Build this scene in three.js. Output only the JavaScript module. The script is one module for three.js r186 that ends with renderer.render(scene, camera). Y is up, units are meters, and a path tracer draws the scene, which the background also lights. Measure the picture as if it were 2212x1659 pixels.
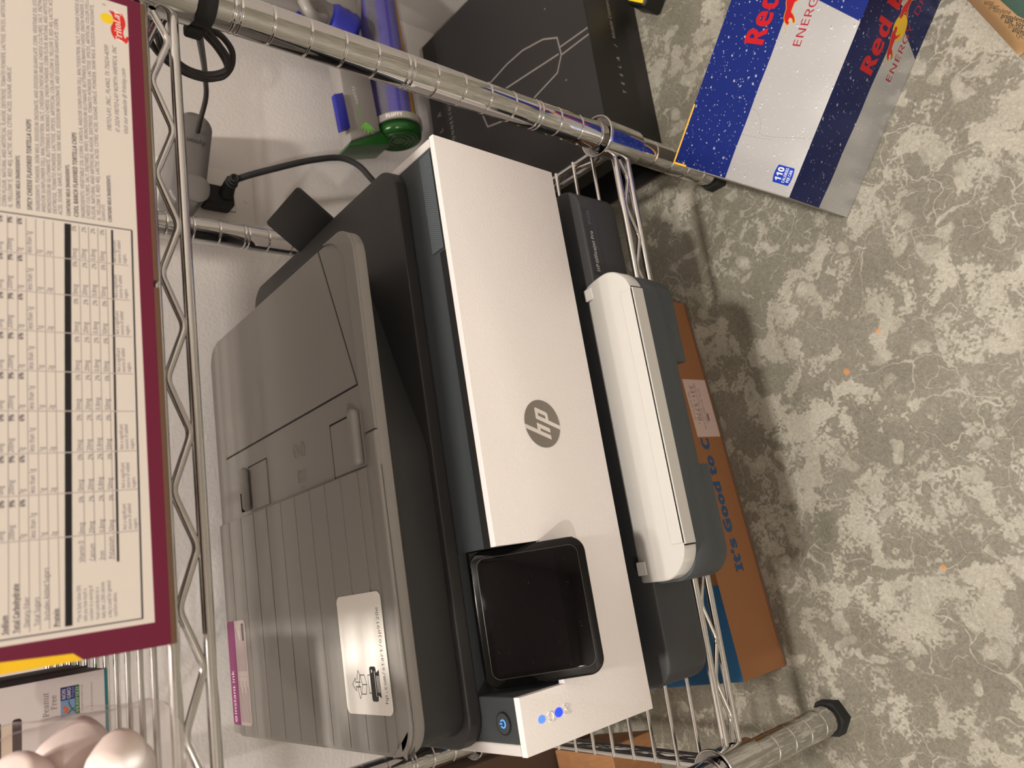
import * as THREE from 'three';
import { RoundedBoxGeometry } from 'three/addons/geometries/RoundedBoxGeometry.js';
import { RectAreaLightUniformsLib } from 'three/addons/lights/RectAreaLightUniformsLib.js';
import { mergeGeometries, toCreasedNormals } from 'three/addons/utils/BufferGeometryUtils.js';


// ------------------------------------------------------------------ camera, light, exposure
const scene = new THREE.Scene();
const V = (x, y, z) => new THREE.Vector3(x, y, z);
const FOCAL = 1680.7, CX = 1106, CY = 829.5;                 // pixels of the 2212 x 1659 frame
const CAM = V(-0.35512, 0.69228, 0.41208);
const RIGHT = V(-0.143298, -0.762241, 0.631232), DOWN = V(-0.967002, -0.027919, -0.253236), AHEAD = V(0.21065, -0.646691, -0.733087);
const camera = new THREE.PerspectiveCamera(2 * Math.atan(829.5 / FOCAL) * 180 / Math.PI, 2212 / 1659, 0.02, 20);   // the phone was held on its side: the picture's right is down
camera.position.copy(CAM);
camera.quaternion.setFromRotationMatrix(new THREE.Matrix4().makeBasis(RIGHT, DOWN.clone().negate(), AHEAD.clone().negate()));
camera.focus = 0.60; camera.userData.fStop = 10;             // a phone's small pupil
scene.add(camera);
const renderer = new THREE.WebGLRenderer({ antialias: true });
renderer.toneMapping = THREE.LinearToneMapping;
renderer.toneMappingExposure = 0.98;
renderer.shadowMap.enabled = true;
renderer.shadowMap.type = THREE.PCFSoftShadowMap;
RectAreaLightUniformsLib.init();
scene.background = new THREE.Color(0x000000);
const CEIL = 2.44;
const LAMPS = [                                              // round recessed ceiling lamps: x, z, strength, size
  [-0.28, 0.46, 640, 0.16],
  [-0.30, 0.06, 260, 0.16],
  [-2.50, 3.20, 1500, 0.16],
];
const LAMP_COLOR = new THREE.Color().setRGB(1.0, 0.93, 0.855);

// ------------------------------------------------------------------ helpers
const merge = (list) => mergeGeometries(list.map((g) => (g.index ? g.toNonIndexed() : g)));
let seed = 7;
const rnd = () => { seed = (seed * 1664525 + 1013904223) >>> 0; return seed / 4294967296; };
const rr = (a, b) => a + (b - a) * rnd();
const taken = {};
function numbered(name) { const n = taken[name] = (taken[name] ?? -1) + 1; return n ? `${name}_${String(n).padStart(3, '0')}` : name; }
function px(x, y, axis, value) {                             // the point where the sight line of a pixel meets the plane axis = value
  const d = RIGHT.clone().multiplyScalar((x - CX) / FOCAL).addScaledVector(DOWN, (y - CY) / FOCAL).add(AHEAD);
  return CAM.clone().addScaledVector(d, (value - CAM[axis]) / d[axis]);
}
const flags = (m) => { m.castShadow = true; m.receiveShadow = true; return m; };
function part(name, geo, mat, parent, pos, rot) {
  const m = flags(new THREE.Mesh(geo, mat)); m.name = name; parent.add(m);
  if (pos) m.position.set(...pos);
  if (rot) m.rotation.set(...rot);
  return m;
}
function thing(name, label, category, pos = [0, 0, 0], turn = 0, group) {
  const o = new THREE.Group(); o.name = numbered(name); scene.add(o);
  o.position.set(...pos); o.rotation.y = turn; o.userData = { label, category };
  if (group) o.userData.group = group;
  return o;
}
function struct(name, geo, mat, pos) { const m = part(name, geo, mat, scene, pos); m.userData = { kind: 'structure' }; return m; }
const std = (color, roughness = 0.6, more = {}) => new THREE.MeshStandardMaterial({ color, roughness, ...more });
const phy = (o) => new THREE.MeshPhysicalMaterial(o);
function canvas(w, h, draw) {
  const c = document.createElement('canvas'); c.width = w; c.height = h;
  const g = c.getContext('2d'); draw(g, w, h);
  const t = new THREE.CanvasTexture(c); t.colorSpace = THREE.SRGBColorSpace; t.anisotropy = 8; return t;
}
const print = (t, roughness = 0.6, more = {}) => new THREE.MeshStandardMaterial({ map: t, roughness, ...more });
function decal(w, h, color, draw) {                           // ink on a surface: the colour shows only where the canvas is white
  const c = document.createElement('canvas'); c.width = w; c.height = h; const g = c.getContext('2d'); g.fillStyle = '#000'; g.fillRect(0, 0, w, h); g.fillStyle = g.strokeStyle = '#fff'; draw(g, w, h);
  const t = new THREE.CanvasTexture(c); t.anisotropy = 8; return new THREE.MeshStandardMaterial({ color, roughness: 0.5, alphaMap: t, transparent: true });
}
const rbox = (w, h, d, r = 0.002, s = 3) => new RoundedBoxGeometry(w, h, d, s, Math.min(r, w / 2.01, h / 2.01, d / 2.01));
const span = (x0, x1, y0, y1, z0, z1, r = 0.001, s = 2) => rbox(Math.abs(x1 - x0), Math.abs(y1 - y0), Math.abs(z1 - z0), r, s).translate((x0 + x1) / 2, (y0 + y1) / 2, (z0 + z1) / 2);
function rrShape(x0, x1, y0, y1, r) {                        // r: one radius or [x0y0, x1y0, x1y1, x0y1]
  const [a, b, c, d] = Array.isArray(r) ? r : [r, r, r, r], s = new THREE.Shape();
  s.moveTo(x0 + a, y0); s.lineTo(x1 - b, y0); if (b) s.absarc(x1 - b, y0 + b, b, -Math.PI / 2, 0);
  s.lineTo(x1, y1 - c); if (c) s.absarc(x1 - c, y1 - c, c, 0, Math.PI / 2);
  s.lineTo(x0 + d, y1); if (d) s.absarc(x0 + d, y1 - d, d, Math.PI / 2, Math.PI);
  s.lineTo(x0, y0 + a); if (a) s.absarc(x0 + a, y0 + a, a, Math.PI, Math.PI * 1.5);
  return s;
}
function slab(shape, y0, y1, bevel = 0.0008, seg = 2) {      // a plan shape in (x, -z) raised from y0 to y1
  const g = new THREE.ExtrudeGeometry(shape, { depth: y1 - y0 - 2 * bevel, bevelEnabled: bevel > 0, bevelThickness: bevel, bevelSize: bevel, bevelOffset: -bevel, bevelSegments: seg, curveSegments: 10 });
  return toCreasedNormals(g.rotateX(-Math.PI / 2).translate(0, y0 + bevel, 0), 0.6);
}
function plate(shape, depth, bevel = 0.0006, seg = 2) {      // a front shape in (x, y) from z = -depth to z = 0
  const g = new THREE.ExtrudeGeometry(shape, { depth: depth - 2 * bevel, bevelEnabled: bevel > 0, bevelThickness: bevel, bevelSize: bevel, bevelOffset: -bevel, bevelSegments: seg, curveSegments: 10 });
  return toCreasedNormals(g.translate(0, 0, -depth + bevel), 0.6);
}
function rodGeo(a, b, r, n = 8) { const d = b.clone().sub(a), g = new THREE.CylinderGeometry(r, r, d.length(), n); g.applyQuaternion(new THREE.Quaternion().setFromUnitVectors(V(0, 1, 0), d.clone().normalize())); return g.translate(...a.clone().add(b).multiplyScalar(0.5)); }
function bent(points, r, bend, n = 8) {                      // a wire through corner points: straight runs joined by short bends
  const c = new THREE.CurvePath(); let from = points[0];
  for (let i = 1; i < points.length - 1; i++) {
    const p = points[i], a = points[i - 1].clone().sub(p), b = points[i + 1].clone().sub(p), k = Math.min(bend, a.length() / 2.2, b.length() / 2.2);
    const s = p.clone().addScaledVector(a.normalize(), k), e = p.clone().addScaledVector(b.normalize(), k);
    c.add(new THREE.LineCurve3(from, s)); c.add(new THREE.QuadraticBezierCurve3(s, p, e)); from = e;
  }
  c.add(new THREE.LineCurve3(from, points[points.length - 1]));
  return new THREE.TubeGeometry(c, points.length * 14, r, n, false);
}
const tube = (pts, r, seg = 80, n = 10, closed = false) => new THREE.TubeGeometry(new THREE.CatmullRomCurve3(pts, closed, 'centripetal'), seg, r, n, closed);
const flat = (w, h) => new THREE.PlaneGeometry(w, h).rotateX(-Math.PI / 2);     // lies face up, its top towards the wall
// smooth value noise on a lattice that repeats every `wrap` cells
function noiseField(wrap, s) {
  const t = new Float32Array(wrap * wrap); let q = s >>> 0;
  for (let i = 0; i < t.length; i++) { q = (q * 1664525 + 1013904223) >>> 0; t[i] = q / 4294967296; }
  return (x, y) => {
    const xi = Math.floor(x), yi = Math.floor(y); let fx = x - xi, fy = y - yi; fx = fx * fx * (3 - 2 * fx); fy = fy * fy * (3 - 2 * fy);
    const a = ((xi % wrap) + wrap) % wrap, b = (a + 1) % wrap, c = (((yi % wrap) + wrap) % wrap) * wrap, d = ((((yi + 1) % wrap) + wrap) % wrap) * wrap;
    const p = t[c + a], r = t[c + b], u = t[d + a], v = t[d + b];
    return p + (r - p) * fx + (u - p + (p - r - u + v) * fx) * fy;
  };
}
function dataTex(n, fn, color = false) {                     // fn(i, j) returns [r, g, b] in 0..255
  const a = new Uint8Array(n * n * 4);
  for (let j = 0, k = 0; j < n; j++) for (let i = 0; i < n; i++, k += 4) { const c = fn(i, j); a[k] = c[0]; a[k + 1] = c[1]; a[k + 2] = c[2]; a[k + 3] = 255; }
  const t = new THREE.DataTexture(a, n, n); t.wrapS = t.wrapT = THREE.RepeatWrapping; t.magFilter = THREE.LinearFilter; t.minFilter = THREE.LinearMipmapLinearFilter; t.generateMipmaps = true;
  if (color) t.colorSpace = THREE.SRGBColorSpace; t.needsUpdate = true; return t;
}
function uvWorld(geo, fu, fv) { const p = geo.attributes.position, u = geo.attributes.uv; for (let i = 0; i < p.count; i++) u.setXY(i, fu(p.getX(i), p.getY(i), p.getZ(i)), fv(p.getX(i), p.getY(i), p.getZ(i))); return geo; }

// ------------------------------------------------------------------ shared surfaces
const clamp = (x) => Math.max(0, Math.min(1, x)), smooth = (a, b, x) => { const t = clamp((x - a) / (b - a)); return t * t * (3 - 2 * t); };
const grainTex = (() => { const a = noiseField(128, 11), b = noiseField(64, 5); return dataTex(512, (i, j) => { const v = 255 * (0.6 * a(i / 4, j / 4) + 0.4 * b(i / 8, j / 8)); return [v, v, v]; }); })();
const repeated = (t, x, y) => { const c = t.clone(); c.repeat.set(x, y); c.needsUpdate = true; return c; };
const plasterTex = (() => { const a = noiseField(64, 21), b = noiseField(128, 9), c = noiseField(16, 3); return dataTex(512, (i, j) => { const v = 255 * clamp(0.55 * smooth(0.35, 0.75, a(i / 8, j / 8)) + 0.25 * b(i / 4, j / 4) + 0.2 * c(i / 32, j / 32)); return [v, v, v]; }); })();
const chrome = std(new THREE.Color().setRGB(0.58, 0.57, 0.56), 0.06, { metalness: 1 });
const chromeWire = std(new THREE.Color().setRGB(0.64, 0.63, 0.62), 0.12, { metalness: 1 });
const blackPlastic = std(0x1a1a1b, 0.5), blackRubber = std(0x161616, 0.75);
const cardboard = (() => { const n = noiseField(64, 77), m = noiseField(256, 31); return dataTex(512, (i, j) => { const k = 0.93 + 0.09 * n(i / 10, j / 60) + 0.07 * m(i / 2, j / 2) - 0.04; return [158 * k, 112 * k, 72 * k]; }, true); })();
const kraft = std(0xffffff, 0.85, { map: cardboard });
const kraftEdge = std(0x664a37, 0.9);

// ------------------------------------------------------------------ the room
const WALL_Z = -0.40, WALL_X = 0.43, XL = -3.4, ZF = 4.2;
{
  const N = 2048, S = 1.0;                                   // one tile of concrete is one metre
  const n1 = noiseField(16, 1), n2 = noiseField(64, 2), n3 = noiseField(256, 3), n4 = noiseField(1024, 4), w1 = noiseField(64, 6), w2 = noiseField(64, 8), n5 = noiseField(128, 29), m1 = noiseField(8, 15), m2 = noiseField(16, 17), n6 = noiseField(32, 41), n7 = noiseField(512, 43);
  const cells = (wrap, s) => {                               // jittered cells: nearest and second nearest distance, and which cell
    const jx = new Float32Array(wrap * wrap), jy = new Float32Array(wrap * wrap), id = new Float32Array(wrap * wrap); let q = s; const nx = () => { q = (q * 1664525 + 1013904223) >>> 0; return q / 4294967296; };
    for (let i = 0; i < jx.length; i++) { jx[i] = nx(); jy[i] = nx(); id[i] = nx(); }
    const out = [0, 0, 0, 0];
    return (x, y) => { const X = Math.floor(x), Y = Math.floor(y); let a = 9, b = 9, ia = 0, ib = 0; for (let dy = -1; dy <= 1; dy++) for (let dx = -1; dx <= 1; dx++) { const k = ((((Y + dy) % wrap) + wrap) % wrap) * wrap + ((((X + dx) % wrap) + wrap) % wrap), ex = X + dx + jx[k] - x, ey = Y + dy + jy[k] - y, d = Math.sqrt(ex * ex + ey * ey); if (d < a) { b = a; ib = ia; a = d; ia = id[k]; } else if (d < b) { b = d; ib = id[k]; } } out[0] = a; out[1] = b; out[2] = ia; out[3] = ib; return out; };
  };
  const c1 = cells(24, 5), c2 = cells(58, 9), c3 = cells(36, 13);
  const spots = [[1830, 803, 7], [1898, 715, 5], [2038, 1228, 6]].map(([x, y, r]) => { const p = px(x, y, 'y', 0); return [p.x, p.z, r / 2600]; });
  const tex = dataTex(N, (i, j) => {
    const x = i / N, y = j / N, ox = w1(x * 64, y * 64) - 0.5, oy = w2(x * 64, y * 64) - 0.5, px1 = n3(x * 256, y * 256) - 0.5, py1 = n3(y * 256 + 31, x * 256 + 5) - 0.5;
    const wx = x + 0.016 * ox + 0.0035 * px1, wy = y + 0.016 * oy + 0.0035 * py1;
    const f = 0.15 * n1(wx * 16, wy * 16) + 0.22 * n6(wx * 32, wy * 32) + 0.27 * n2(wx * 64, wy * 64) + 0.20 * n5(wx * 128, wy * 128) + 0.16 * n7(x * 512, y * 512), lean = m1(x * 8, y * 8);
    let pale = (0.55 + 0.4 * n6(y * 32, x * 32)) * smooth(0.53, 0.61, f + 0.06 * (lean - 0.5));
    const [a3, , id3] = c3(wx * 36, wy * 36); if (id3 > 0.72) pale = Math.max(pale, (0.45 + 0.5 * n5(x * 128, y * 128)) * (1 - smooth(0.16 + 0.2 * (id3 - 0.72), 0.24 + 0.4 * (id3 - 0.72), a3 + 0.10 * (n5(wx * 128, wy * 128) - 0.5))));
    const mask = smooth(0.3, 0.62, m2(x * 16 + 4, y * 16)), [a1, b1, p1, q1] = c1(wx * 24, wy * 24), e1 = b1 - a1, k1 = p1 + q1 > 0.85 ? 1 : 0;
    let vein = k1 * (1 - smooth(0.008, 0.036, e1)) * (0.45 + 0.55 * mask);
    const [a2, b2, p2, q2] = c2(wx * 58, wy * 58); vein = Math.max(vein, (p2 + q2 > 0.95 ? 0.75 : 0) * (1 - smooth(0.012, 0.06, b2 - a2)) * (0.25 + 0.75 * mask));
    const k = Math.max(pale, 0.9 * vein), g = (n4(x * 1024, y * 1024) - 0.5) * 20 + (n7(x * 512 + 7, y * 512) - 0.5) * 14 + (n6(x * 32, y * 32) - 0.5) * 14;
    let R = 117 + 48 * k + g, G = 113 + 48 * k + g, B = 100 + 48 * k + g;
    const pit = n4(x * 1024 + 3, y * 1024 + 11); if (pit > 0.986) { R -= 42; G -= 42; B -= 40; } else if (pit < 0.006) { R += 45; G += 45; B += 45; }
    for (const [sx, sz, sr] of spots) { const dx = x - ((sx % 1) + 1) % 1, dy = y - ((-sz % 1) + 1) % 1, d = Math.hypot(dx, dy) + (n7(x * 512, y * 512) - 0.5) * sr; if (d < sr) { R = R * 0.3 + 0.7 * 205; G = G * 0.3 + 0.7 * 130; B = B * 0.3 + 0.7 * 62; } }
    return [Math.max(0, Math.min(255, R)), Math.max(0, Math.min(255, G)), Math.max(0, Math.min(255, B))];
  }, true);
  const g = new THREE.BoxGeometry(WALL_X - XL + 0.2, 0.1, ZF - WALL_Z + 0.2); g.translate((WALL_X + XL) / 2, -0.05, (ZF + WALL_Z) / 2);
  uvWorld(g, (x) => x / S, (x, y, z) => -z / S);
  struct('floor', g, std(0xffffff, 0.55, { map: tex }));
}
{
  const wall = std(new THREE.Color().setRGB(0.66, 0.62, 0.59), 0.75, { bumpMap: plasterTex, bumpScale: 0.00013 });
  const box = (x0, x1, y0, y1, z0, z1) => { const g = new THREE.BoxGeometry(x1 - x0, y1 - y0, z1 - z0).translate((x0 + x1) / 2, (y0 + y1) / 2, (z0 + z1) / 2), u = (x, y, z) => (x + z) / 0.16; return uvWorld(g, u, (x, y, z) => (y) / 0.16); };
  struct('wall_back', box(XL - 0.1, WALL_X + 0.1, 0, CEIL, WALL_Z - 0.1, WALL_Z), wall);
  struct('wall_right', box(WALL_X, WALL_X + 0.1, 0, CEIL, WALL_Z, ZF), wall);
  struct('wall_left', box(XL - 0.1, XL, 0, CEIL, WALL_Z, ZF), wall);
  struct('wall_front', box(XL - 0.1, WALL_X + 0.1, 0, CEIL, ZF, ZF + 0.1), wall);
  struct('ceiling', box(XL - 0.1, WALL_X + 0.1, CEIL, CEIL + 0.1, WALL_Z - 0.1, ZF + 0.1), std(new THREE.Color().setRGB(0.72, 0.69, 0.65), 0.85));
}
LAMPS.forEach(([x, z, power, size], i) => {
  const t = thing('recessed_ceiling_lamp', ['round recessed ceiling lamp in front of the wire shelving', 'round recessed ceiling lamp right above the wire shelving', 'round recessed ceiling lamp in the middle of the room'][i], 'ceiling lamp', [x, CEIL, z]);
  part('trim_ring', new THREE.TorusGeometry(size / 2 + 0.008, 0.009, 10, 40).rotateX(Math.PI / 2), std(0xe8e4de, 0.5), t, [0, -0.003, 0]);
  part('diffuser', new THREE.CylinderGeometry(size / 2, size / 2, 0.004, 40), std(0xffffff, 0.6, { emissive: LAMP_COLOR, emissiveIntensity: 6 }), t, [0, -0.002, 0]);
  const l = new THREE.RectAreaLight(LAMP_COLOR, power, size * 0.886, size * 0.886); l.position.set(0, -0.008, 0); l.rotation.x = -Math.PI / 2; t.add(l); l.name = 'lamp_light';
});

// ------------------------------------------------------------------ wire shelving
const SHX = -0.5408, SHZ = -0.312, LOW = 0.1642, UP = 0.5700, DROP = 0.0172;
{
  const rack = thing('wire_shelving_unit', 'chrome wire shelving unit with grooved round posts carrying the printer', 'shelving');
  const prof = [], R = 0.0127, top = 1.05, grooves = [];
  for (let k = -21; k <= 19; k++) { const y = 0.5183 - 0.0254 * k; grooves.push(y); if (k % 5 === 0) grooves.push(y - 0.0042); }
  grooves.sort((a, b) => a - b);
  prof.push(new THREE.Vector2(0, 0.016), new THREE.Vector2(R - 0.0006, 0.016), new THREE.Vector2(R, 0.0168));
  for (const y of grooves) if (y > 0.02 && y < top) for (const [dy, dr] of [[-0.0013, 0], [-0.0009, -0.00012], [-0.0004, -0.0006], [0, -0.0008], [0.0004, -0.0006], [0.0009, -0.00012], [0.0013, 0]]) prof.push(new THREE.Vector2(R + dr, y + dy));
  prof.push(new THREE.Vector2(R, top), new THREE.Vector2(0, top));
  const postGeo = new THREE.LatheGeometry(prof, 40), footGeo = new THREE.CylinderGeometry(0.0165, 0.0165, 0.013, 6).translate(0, 0.0065, 0), neckGeo = new THREE.CylinderGeometry(0.0128, 0.0128, 0.006, 24).translate(0, 0.0155, 0);
  for (const [x, z] of [[0, 0], [SHX, 0], [0, SHZ], [SHX, SHZ]]) { const p = part('post', postGeo, chrome, rack, [x, 0, z]); part('foot', merge([footGeo, neckGeo]), blackRubber, p); }
  const collarProf = (h) => [[0.0129, -h], [0.0155, -h], [0.0158, -h + 0.001], [0.0172, h - 0.004], [0.0185, h - 0.002], [0.0192, h], [0.0188, h + 0.0012], [0.0176, h + 0.0012], [0.0168, h - 0.001], [0.0129, h - 0.003]].map(([a, b]) => new THREE.Vector2(a, b));
  const collarGeo = new THREE.LatheGeometry(collarProf(0.024), 40);
  const zig = (n, along, y0, y1, x0, x1, first) => { const pts = [], m = n; for (let i = 0; i <= m; i++) pts.push(along(x0 + (x1 - x0) * i / m, (i + first) % 2 ? y1 : y0)); return pts; };
  for (const level of [LOW, UP]) {
    const s = new THREE.Group(); s.name = 'wire_shelf'; rack.add(s);
    for (const [x, z] of [[0, 0], [SHX, 0], [0, SHZ], [SHX, SHZ]]) part('collar', collarGeo, chrome, s, [x, level - 0.0052, z]);
    const e = 0.0145, r = 0.0031;
    for (const z of [0, SHZ]) for (const dy of [0, -DROP]) part('rail_wire', rodGeo(V(-e, level + dy, z), V(SHX + e, level + dy, z), r, 12), chromeWire, s);
    for (const x of [0, SHX]) for (const dy of [0, -DROP]) part('rail_wire', rodGeo(V(x, level + dy, -e), V(x, level + dy, SHZ + e), r, 12), chromeWire, s);
    for (const z of [0, SHZ]) {                              // the zigzag between the rails, bent every 30 mm
      const pts = [V(-0.018, level - 0.006, z)];
      for (let k = 0; k < 17; k++) pts.push(V(-0.035 - 0.0294 * k, level + (k % 2 ? -0.003 : -DROP + 0.003), z));
      pts.push(V(-0.524, level - 0.009, z));
      part('truss_wire', bent(pts, 0.0021, 0.0045), chromeWire, s);
    }
    for (const x of [0, SHX]) {
      const pts = [V(x, level - 0.006, -0.018)]; for (let k = 0; k < 9; k++) pts.push(V(x, level + (k % 2 ? -0.003 : -DROP + 0.003), -0.035 - 0.0302 * k)); pts.push(V(x, level - 0.009, -0.294));
      part('truss_wire', bent(pts, 0.0021, 0.0045), chromeWire, s);
    }
    for (let k = 1; k <= 12; k++) part('deck_wire', rodGeo(V(0.002, level + 0.0026, -0.0242 * k), V(SHX - 0.002, level + 0.0026, -0.0242 * k), 0.0017, 8), chromeWire, s);
    for (const x of [-0.27]) part('cross_wire', rodGeo(V(x, level - 0.0012, 0.0), V(x, level - 0.0012, SHZ), 0.0022, 8), chromeWire, s);
  }
}

// ------------------------------------------------------------------ the printer (own frame: x right, y above the shelf, z out of its front)
{
  const pr = thing('inkjet_printer', 'white and charcoal all-in-one inkjet printer with a sheet feeder on the lower wire shelf', 'printer', [-0.2606, LOW + 0.0044, -0.002], 1.4 * Math.PI / 180);
  const Y = -0.0044;                                         // the numbers below count from the shelf's rail
  const inner = new THREE.Group(); inner.name = 'printer_frame';
  const fine = (t, k) => repeated(t, k, k);
  const slate = std(new THREE.Color().setRGB(0.052, 0.060, 0.066), 0.55, { bumpMap: fine(grainTex, 30), bumpScale: 0.00012 });
  const slateDark = std(new THREE.Color().setRGB(0.030, 0.031, 0.033), 0.55, { bumpMap: fine(grainTex, 30), bumpScale: 0.0001 });
  const lidMat = std(new THREE.Color().setRGB(0.017, 0.0165, 0.017), 0.5);
  const white = std(new THREE.Color().setRGB(0.84, 0.795, 0.775), 0.5, { bumpMap: fine(grainTex, 5), bumpScale: 0.00010 });
  const taupe = std(new THREE.Color().setRGB(0.245, 0.229, 0.210), 0.48);
  const pale = std(new THREE.Color().setRGB(0.50, 0.485, 0.455), 0.42);
  const gap = std(0x050505, 0.8);
  const add = (name, geo, mat, parent = pr, pos, rot) => part(name, geo.translate(0, parent === pr ? Y : 0, 0), mat, parent, pos, rot);
  // chassis
  add('body', merge([span(-0.2125, 0.2125, 0.073, 0.1995, -0.335, -0.0470, 0.002), span(-0.0885, 0.2125, 0.0745, 0.1995, -0.055, -0.0065, 0.001), span(-0.2125, -0.1838, 0.0745, 0.1995, -0.055, -0.0065, 0.001), span(-0.185, -0.085, 0.0745, 0.139, -0.055, -0.0068, 0.001)]), slate);
  add('lower_chassis', span(-0.2, 0.2, 0.006, 0.074, -0.33, -0.055, 0.003), slateDark);
  for (const s of [-1, 1]) add('side_panel', span(s * 0.2125, s * 0.2195, 0.075, 0.2, -0.30, -0.0065, 0.0012), white);
  for (const [x, z] of [[-0.18, -0.02], [0.18, -0.02], [-0.18, -0.29], [0.18, -0.29]]) add('foot', new THREE.CylinderGeometry(0.011, 0.012, 0.006, 20).translate(x, 0.0072, z), blackRubber);
  // the white front panel, cut out at its upper edge for the screen
  const tilt = 2.5 * Math.PI / 180;
  const ps = new THREE.Shape(); const W2 = 0.2195, HT = 0.128;
  ps.moveTo(-W2, -HT); ps.lineTo(W2, -HT); ps.lineTo(W2, 0); ps.lineTo(-0.0885, 0); ps.lineTo(-0.0885, -0.042); ps.lineTo(-0.1838, -0.042); ps.lineTo(-0.1838, 0); ps.lineTo(-W2, 0); ps.closePath();
  const pg = plate(ps, 0.0055, 0.0007); uvWorld(pg, (x) => x * 2, (x, y) => y * 2);
  const panel = part('front_panel', pg, white, pr, [0, 0.2 + Y, 0], [tilt, 0, 0]);
  {                                                          // round emblem with slanted letters
    const emblem = canvas(512, 512, (g) => {
      g.fillStyle = '#8b847c'; g.fillRect(0, 0, 512, 512); g.save(); g.translate(256, 256); g.fillStyle = '#efe9e3';
      g.transform(1, 0, -0.36, 1, 0, 0); const bar = (x, y, w, h) => g.fillRect(x, y, w, h);
      bar(-138, -260, 46, 356); bar(-92, -84, 46, 40); bar(-64, -84, 46, 180);        // h
      g.beginPath(); g.moveTo(-80, -84); g.lineTo(-44, -84); g.quadraticCurveTo(-18, -84, -18, -52); g.lineTo(-18, 96); g.lineTo(-64, 96); g.lineTo(-64, -44); g.lineTo(-80, -44); g.fill();
      bar(24, -84, 46, 350); bar(24, -84, 96, 40); bar(24, 56, 96, 40);
      g.beginPath(); g.moveTo(92, -84); g.lineTo(128, -84); g.quadraticCurveTo(150, -84, 150, -56); g.lineTo(150, 66); g.quadraticCurveTo(150, 96, 124, 96); g.lineTo(92, 96); g.lineTo(92, 56); g.lineTo(104, 56); g.lineTo(104, -44); g.lineTo(92, -44); g.fill();
      g.restore();
    });
    part('emblem', new THREE.CircleGeometry(0.0182, 48), print(emblem, 0.35, { metalness: 0.35 }), panel, [-0.0045, -0.0635, 0.0003]);
  }
  const led = (x, y, r, c, k) => part('indicator_light', new THREE.SphereGeometry(r, 20, 12).scale(1, 1.25, 0.12), std(0x3355ff, 0.5, { emissive: c, emissiveIntensity: k }), panel, [x, y, 0.0001]);
  led(-0.2006, -0.0165, 0.0026, new THREE.Color().setRGB(0.13, 0.30, 1.0), 1.0); led(-0.2, -0.0325, 0.0030, new THREE.Color().setRGB(0.01, 0.04, 1.0), 1.3);
  const raised = std(new THREE.Color().setRGB(0.92, 0.89, 0.86), 0.35);
  part('clock_symbol', merge([new THREE.TorusGeometry(0.0028, 0.0005, 6, 28, 5.2).rotateZ(2.2), rodGeo(V(0, 0, 0), V(0, 0.0018, 0), 0.0003, 6), rodGeo(V(-0.0026, 0.0008, 0), V(-0.0012, 0.0008, 0), 0.0003, 6)]), raised, panel, [-0.2007, -0.0245, 0.0003]);
  part('wireless_symbol', merge([new THREE.SphereGeometry(0.0007, 8, 6), ...[0.0019, 0.0031].flatMap((r) => [new THREE.TorusGeometry(r, 0.00042, 6, 14, 1.7).rotateZ(-0.85), new THREE.TorusGeometry(r, 0.00042, 6, 14, 1.7).rotateZ(Math.PI - 0.85)]), rodGeo(V(0, -0.0008, 0), V(0, -0.0028, 0), 0.0003, 6)]), raised, panel, [-0.1995, -0.0392, 0.0003]);
  // details on the strip behind the front panel
  add('handle_slot', span(-0.0885, 0.128, 0.1996, 0.2003, -0.0125, -0.0060, 0.0002), gap);
  {
    const dots = canvas(1024, 192, (g, w, h) => { g.fillStyle = '#3f464a'; g.fillRect(0, 0, w, h); g.fillStyle = '#7d868a'; for (let j = 0; j < 8; j++) for (let i = 0; i < 46; i++) { g.beginPath(); g.arc(14 + i * 22 + (j % 2) * 11, 14 + j * 23, 4.2, 0, 7); g.fill(); } });
    add('perforated_strip', flat(0.079, 0.0150).translate(0.1695, 0.20035, -0.0142), print(dots, 0.6));
  }
  {
    const b = part('power_button', new THREE.CylinderGeometry(0.0064, 0.0064, 0.0008, 36), slate, pr, [-0.2, 0.2002 + Y, -0.0195]);
    part('button_gap', new THREE.TorusGeometry(0.0068, 0.0005, 8, 40).rotateX(Math.PI / 2), gap, b);
    const glow = std(0x3a8cff, 0.5, { emissive: new THREE.Color().setRGB(0.10, 0.36, 1.0), emissiveIntensity: 1.0 });
    part('power_symbol', merge([new THREE.TorusGeometry(0.0024, 0.00042, 8, 32, Math.PI * 1.6).rotateZ(Math.PI * 0.7).rotateX(-Math.PI / 2), rodGeo(V(0, 0, -0.0032), V(0, 0, -0.0008), 0.00042, 8)]), glow, b, [0, 0.0004, 0]);
  }
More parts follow.
